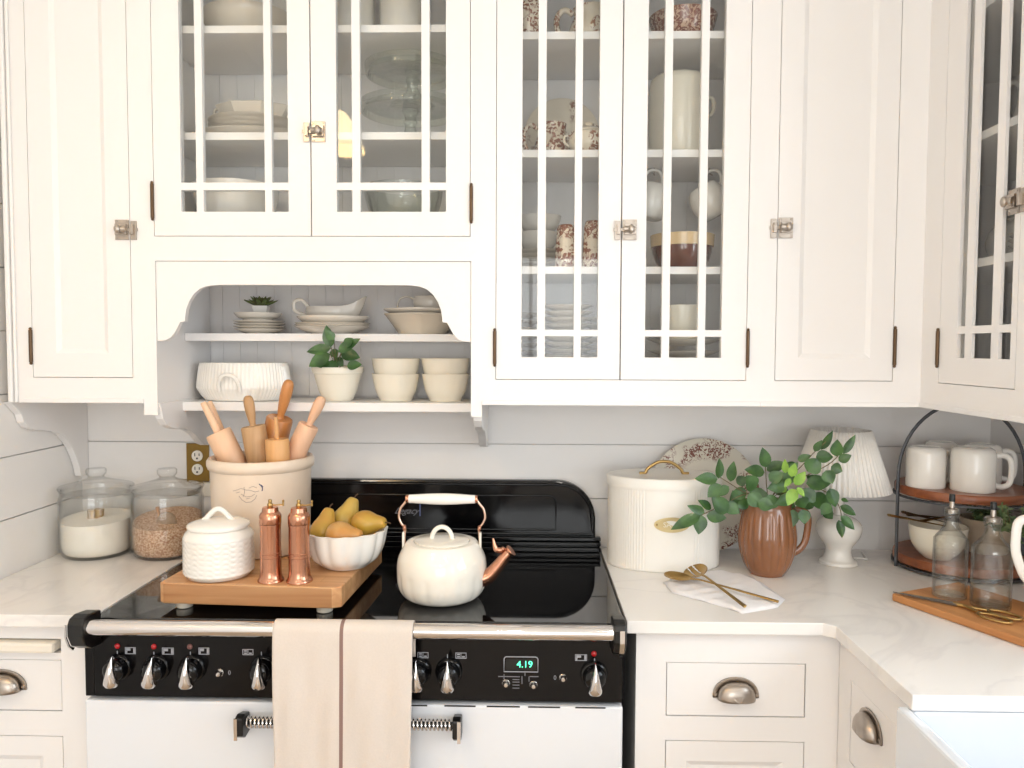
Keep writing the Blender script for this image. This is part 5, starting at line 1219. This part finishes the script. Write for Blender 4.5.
# ---- tall glass cabinet: brown and white ware
TW1 = printed('brown_transfer', (226, 212, 192), (138, 84, 62), 60, .49, .2, 20, .36)
TW2 = printed('brown_sprig', (232, 222, 204), (150, 104, 80), 55, .50, .2, 18, .50)
TW3 = printed('dense_brown_transfer', (206, 176, 154), (130, 74, 56), 70, .48, .2, 20, .2)
TW4 = printed('sprig_plate', (230, 220, 202), (140, 100, 78), 60, .48, .2, 13, .56)
# top shelf
z = ZS_C[2]+.0005
dish('tall_cup', 'brown and white floral cup at the far left of the top shelf, tall glass cabinet', 'cup', [(.0005, 0), (.036, 0), (.04, .006), (.04, .10), (.038, .10), (.036, .01), (.0005, .008)], (X_(529, 2.05, 15), 2.05, z), TW1)
def pitcher(name, label, cat, c, R, H, m, hside=-1, hr=.5, thick=.005, rz=0, lidded=False):
    r = thing(name, label, cat, c, rz)
    lath('pitcher_body', sp([(.0005, 0), (R*.72, 0), (R*.78, .004), (R, H*.3), (R*.96, H*.5), (R*.78, H*.8), (R*.82, H)], 4)+[(R*.76, H), (R*.72, H*.8), (R*.9, H*.5), (R*.9, H*.3), (.0005, .01)], m, r, smooth=60)
    e = hr*H; pts = smooth_pts([(hside*R*.8, 0, H*.88), (hside*(R*.8+e*.5), 0, H*1.0), (hside*(R*.8+e*.95), 0, H*.85), (hside*(R*.85+e*.95), 0, H*.55), (hside*(R+e*.4), 0, H*.28), (hside*R*.93, 0, H*.25)], 5)
    MB().tube(pts, thick, 10, flat=1.3).build('handle', m if not lidded else m, r, smooth=60)
    return r
pitcher('floral_jug', 'white jug with brown sprigs and thick loop handle, top shelf of the tall cabinet', 'jug', (X_(592, 2.08, 15), 2.08, z), .062, .10, TW2, -1, .42, .0062)
dish('transfer_bowl', 'brown transferware bowl on the top shelf of the tall glass cabinet', 'bowl', bowl_prof(.088, .073, .055, .004), (X_(683, 2.07, 18), 2.07, z), TW3)
# second shelf
z = ZS_C[1]+.0005
Rp = .107; yp = 2.232
b = MB(); b.lathe([(.0005, .008), (Rp*.6, .008), (Rp*.68, .003), (Rp*.97, -.004), (Rp, -.004), (Rp, -.001), (Rp*.68, .007), (Rp*.6, .011), (.0005, .011)], 64, M=Matrix.Rotation(-PI/2, 4, 'X') @ Matrix.Diagonal((1, 1, -1, 1)))
o = b.build('display_plate', TW4, smooth=50); o.rotation_euler = (-.09, 0, 0); up(o, (X_(562, yp, 110), yp-.004, z+Rp+.0005)); tag(o, 'round cream plate with brown sprigs standing upright behind the floral pitcher', 'plate')
pitcher('floral_pitcher', 'brown floral cream pitcher in front of the upright plate, second shelf', 'pitcher', (X_(552, 2.12, 130), 2.12, z), .048, .105, TW1, -1, .36, .005)
r = thing('sugar_bowl', 'small floral lidded sugar bowl right of the brown floral pitcher', 'bowl', (X_(589, 2.035, 135), 2.035, z))
lath('bowl_body', sp([(.0005, 0), (.034, 0), (.04, .006), (.052, .025), (.05, .05), (.044, .058)], 4)+[(.0005, .058)], TW2, r)
lath('lid', [(.044, .0585), (.046, .061), (.03, .07), (.012, .075), (.008, .079), (.012, .084), (.0005, .087)], TW2, r)
pts = [(-.045, 0, .05), (-.062, 0, .052), (-.064, 0, .036), (-.05, 0, .025)]; MB().tube(smooth_pts(pts, 4), .0035, 8).build('handle', TW2, r, smooth=60)
r = thing('tall_crock', 'tall cream lidded canister on the second shelf of the tall cabinet', 'canister', (X_(679, 2.1, 105), 2.1, z)); hh = Z_(70, 2.05, 680)-z
lath('crock_body', [(.0005, 0), (.074, 0), (.078, .005), (.078, hh-.025), (.075, hh-.012), (.066, hh-.004), (.0005, hh-.003)], CREAM, r)
pts = [(-.028, 0, hh-.006), (-.024, 0, hh+.008), (0, 0, hh+.014), (.024, 0, hh+.008), (.028, 0, hh-.006)]; MB().tube(smooth_pts(pts, 4), .005, 10).build('lid_handle', CREAM, r, smooth=60)
MB().tube(smooth_pts([(.076, 0, hh*.75), (.088, -.002, hh*.74), (.092, -.002, hh*.64), (.086, 0, hh*.56), (.076, 0, hh*.55)], 4), .005, 8).build('handle', CREAM, r, smooth=60)
# third shelf
z = ZS_C[0]+.0005
px0 = X_(538, 2.16, 250)
for k in range(5):
    dish('side_plate', 'white side plate, number %s from the bottom in the third-shelf stack' % ('one', 'two', 'three', 'four', 'five')[k], 'plate', plate_prof(.088, .014), (px0, 2.16, z+.0115*k), IRON, group='side plates on the third shelf')
zc = z+.0115*4+.015
for k, (dx_, hh_) in enumerate(((0, .05), (.004, .05))):
    dish('white_cup', ('lower' if k == 0 else 'upper')+' white bowl stacked on the side plates, third shelf', 'bowl', bowl_prof(.060, hh_, .034, .004), (px0+dx_, 2.16, zc+.046*k), WHITE)
for px, lab in ((566, 'left'), (593.5, 'right')):
    Y = 2.02 if lab == 'left' else 2.03; H = (Z_(225 if lab == 'left' else 221, Y, px)-z)
    dish('transfer_tumbler', 'white tumbler with brown scroll print, %s of two on the third shelf' % lab, 'tumbler', [(.0005, 0), (.027, 0), (.0295, .004), (.029, .03), (.0245, H-.012), (.021, H-.002), (.017, H), (.0005, H-.001)], (X_(px, Y, 240), Y, z), TW1)
r = thing('mixing_bowl', 'brown glazed bowl with a cream band, third shelf of the tall cabinet', 'bowl', (X_(682, 2.07, 250), 2.07, z)); hb3 = Z_(232, 2.0, 682)-z
lath('bowl_body', sp([(.0005, 0), (.048, 0), (.055, .003), (.068, .02), (.077, .045), (.079, hb3*.66)], 3), mat('dark_brown_glaze', (104, 52, 36), .15, coat=.6, var=.2), r)
lath('bowl_band', [(.0792, hb3*.66), (.0825, hb3*.665), (.084, hb3), (.079, hb3), (.076, hb3*.6), (.06, .02), (.0005, .01)], mat('cream_band', (222, 194, 150), .2, coat=.4), r)
# hanging pitchers under the second shelf
for k, (px, lab) in enumerate(((653, 'left'), (708, 'right'))):
    Y = 2.08; zt_ = ZS_C[1]-.0195; cx = X_(px, Y, 200); H = .07
    r = thing('hanging_cup', 'white round cup hanging from a hook under the shelf, %s of two' % lab, 'cup', (cx, Y, zt_-.135))
    M = Matrix.Translation((0, 0, .052)) @ Matrix.Rotation(-.5 if k else .3, 4, 'Y')
    MB().lathe(sp([(.0005, -.052), (.028, -.052), (.044, -.035), (.050, -.006), (.044, .022), (.034, .038)], 4)+[(.031, .038), (.04, .02), (.046, -.006), (.0005, -.045)], 40, M=M).build('cup_body', WHITE, r, smooth=60)
    pts = [(-.016+.012*k, 0, .092), (-.022+.012*k, 0, .112), (-.008+.014*k, 0, .128), (.014+.012*k, 0, .126), (.024+.01*k, 0, .108), (.022+.01*k, 0, .09)]
    MB().tube(smooth_pts(pts, 5), .0042, 10).build('handle', WHITE, r, smooth=60)
    o = MB().tube(smooth_pts([(cx+.002, Y, zt_), (cx+.002, Y, zt_-.012), (cx+.0035+.008*k, Y+.004, zt_-.018), (cx+.002, Y+.009, zt_-.012)], 4), .0016, 6).build('cup_hook', NICKEL, loc=(cx, Y, zt_), smooth=60)
    tag(o, 'small metal hook under the shelf holding the %s hanging cup' % lab, 'hook')
# cabinet floor
z = ZFC+.0008
hs = Z_(304, 2.02, 565)-z; n_pl = 12; stp = (hs-.016)/(n_pl-1)
ordn = ['bottom', 'second', 'third', 'fourth', 'fifth', 'sixth', 'seventh', 'eighth', 'ninth', 'tenth', 'eleventh', 'topmost']
for k in range(n_pl): dish('dinner_plate', '%s white plate counted upward in the tall stack on the floor, middle-left' % ordn[k], 'plate', plate_prof(.068, .0145), (X_(567.5, 2.06, 330), 2.06, z+stp*k), IRON, group='plate stack in the tall cabinet', n=40)
h2 = Z_(312, 2.1, 530)-z; n2 = 9; st2 = (h2-.016)/(n2-1)
for k in range(n2): dish('salad_plate', '%s dark-rimmed plate counted upward in the stack at the far left of the floor' % (ordn[k] if k < 8 else 'topmost'), 'plate', plate_prof(.052, .013), (X_(523, 2.12, 330), 2.12, z+st2*k), mat('grey_rim_glaze', (186, 176, 166), .25, coat=.2), group='plate stack at the far left', n=40)
h3 = Z_(305+12, 2.1, 590)-z
for k in range(9): dish('bread_plate', '%s small white plate counted upward in the stack at the right of the left door' % (ordn[k] if k < 8 else 'topmost'), 'plate', plate_prof(.05, .012), (X_(600, 2.15, 330), 2.15, z+(h3-.012)/8*k), IRON, group='small plate stack behind the left door', n=40)
hs = Z_(340, 2.02, 683)-z
for k in range(4): dish('dinner_plate', '%s white plate of the four under the cream bowl, behind the right door' % ('lowest', 'second', 'third', 'topmost')[k], 'plate', plate_prof(.098, .016), (X_(684, 2.08, 345), 2.08, z+(hs-.014)/3*k), IRON, group='plates under the cream bowl', n=56)
hb4 = Z_(304, 2.08, 683)-z-hs+.006
dish('ribbed_crock', 'cream ribbed deep bowl standing on four plates behind the right door', 'bowl', [(.0005, 0), (.05, 0), (.053, .004), (.056, hb4), (.052, hb4), (.048, .01), (.0005, .008)], (X_(681, 2.08, 320), 2.08, z+hs-.0105), CREAM, fn=lambda a, z_, r_: 1+(.008*sin(z_*600) if r_ > .052 else 0))
# ---- right wall cabinet
YE = 2.0
z = ZS_E[1]+.0005
pitcher('white_jug', 'white jug with thin loop handle, upper shelf of the right wall cabinet', 'jug', (1.225, 1.905, z), .058, .15, WHITE, -1, .33, .0048, rz=.2)
z = ZS_E[0]+.0005
r = thing('teapot', 'round white teapot on the middle shelf of the right wall cabinet', 'teapot', (1.205, 1.925, z))
lath('pot_body', sp([(.0005, 0), (.04, 0), (.045, .004), (.068, .03), (.074, .06), (.064, .09), (.04, .108), (.032, .112)], 4)+[(.0005, .112)], WHITE, r, smooth=60)
lath('lid', [(.034, .1125), (.03, .118), (.012, .126), (.007, .13), (.011, .138), (.0005, .142)], WHITE, r)
MB().tube(smooth_pts([(.068, 0, .05), (.09, 0, .065), (.105, 0, .095)], 5), [.012-.0007*i for i in range(11)], 12).build('spout', WHITE, r, smooth=60)
for k in range(3): dish('dinner_plate', '%s of three white platters stacked low in the right wall cabinet' % ('lowest', 'middle', 'topmost')[k], 'plate', plate_prof(.12, .03, .004), (1.19, 1.72, ZS_E[0]+.0005+.012*k), IRON, group='platters in the right wall cabinet')
# ---- pendant lamp behind the viewpoint, seen mirrored in the cabinet glass
YG = YF+.01
def mirror(px, py, D): p = atY(px, py, YG+D); return Vector((p.x, YG-D, p.z))
D = 1.30; pm = mirror(338, 151, D); pk = D and (YG+D)/770
hh = (151-113)*pk; 
r = thing('pendant_lamp', 'glowing frosted bell-shaped pendant lamp hanging in the room, mirrored in the cabinet glass', 'lamp', pm)
b = MB(); b.lathe([(.112, 0), (.104, .02), (.094, .05), (.08, .09), (.058, .125), (.03, hh)], 64, fn=lambda a, z, r_: 1+.03*sin(a*12)*(1 if z < .04 else .4), ends=False)
o = b.build('lamp_shade', emit('frosted_shade', (255, 226, 170), 14), r, smooth=60)
lath('socket', [(.02, hh), (.022, hh+.01), (.012, hh+.05), (.006, hh+.06), (.0005, hh+.06)], BRONZE, r)
MB().tube([(0, 0, hh+.05), (0, 0, hh+.17)], .005, 10).build('rod', BRONZE, r, smooth=60)
lath('canopy', [(.006, hh+.16), (.03, hh+.19), (.05, hh+.23), (.055, hh+.30), (.0005, hh+.30)], BRONZE, r)
MB().tube([(0, 0, hh+.29), (0, 0, ZC-pm.z-.001)], .006, 10).build('chain', BRONZE, r, smooth=60)
# ------------------------------------------------------------------ light
w = bpy.data.worlds.new('world'); S.world = w; w.use_nodes = True
w.node_tree.nodes['Background'].inputs[0].default_value = (.93, .96, 1, 1); w.node_tree.nodes['Background'].inputs[1].default_value = .6
def area(name, loc, size, power, c, rot):
    l = bpy.data.lights.new(name, 'AREA'); l.shape = 'RECTANGLE'; l.size, l.size_y = size; l.energy = power; l.color = c
    o = bpy.data.objects.new(name, l); COL.objects.link(o); o.location = loc; o.rotation_euler = rot; return o
area('window_daylight', (XR+.12, .76, 1.62), (.9, .95), 16, (.80, .90, 1), (0, PI/2, 0))
area('added_side_light', (XR+.14, -.8, 1.62), (1.5, 1.25), 15, (.94, .97, 1), (0, PI/2, 0))  # area lamp for the added side window, lights the fronts obliquely
area('rear_fill_light', (0, YB-.15, 1.45), (2.0, 1.8), 48, (.985, .992, 1), (PI/2, 0, 0))  # area lamp outside the unseen rear window, set for frontal fill
for x, y in ((-1.12, -.4), (.5, -.4), (-.1, -1.7)):  # unseen ceiling fixtures, added for weak warm fill from overhead
    b = MB(); b.lathe([(.075, 0), (.075, .012), (.06, .014), (.058, .006), (.0005, .006)], 32, c=(0, 0, 0)); 
    f = b.build('added_ceiling_light', mat('fixture_white', (235, 235, 232), .4), loc=(0, 0, 0), smooth=40); f.location = (x, y, ZC-.016)
    tag(f, 'round white flush ceiling light behind the viewpoint, added for warm fill light', 'ceiling light', 'added ceiling lights')
    l = bpy.data.lights.new('fill_downlight', 'AREA'); l.shape = 'DISK'; l.size = .11; l.energy = 5; l.color = (1, .93, .83)
    o = bpy.data.objects.new('fill_downlight', l); COL.objects.link(o); o.location = (x, y, ZC-.022)
S.view_settings.view_transform = 'Standard'; S.view_settings.look = 'None'; S.view_settings.gamma = 1; S.view_settings.use_curve_mapping = False
S.view_settings.exposure = .28
try:
    S.cycles.transparent_max_bounces = 32; S.cycles.diffuse_bounces = 6; S.cycles.max_bounces = 12
except Exception: pass
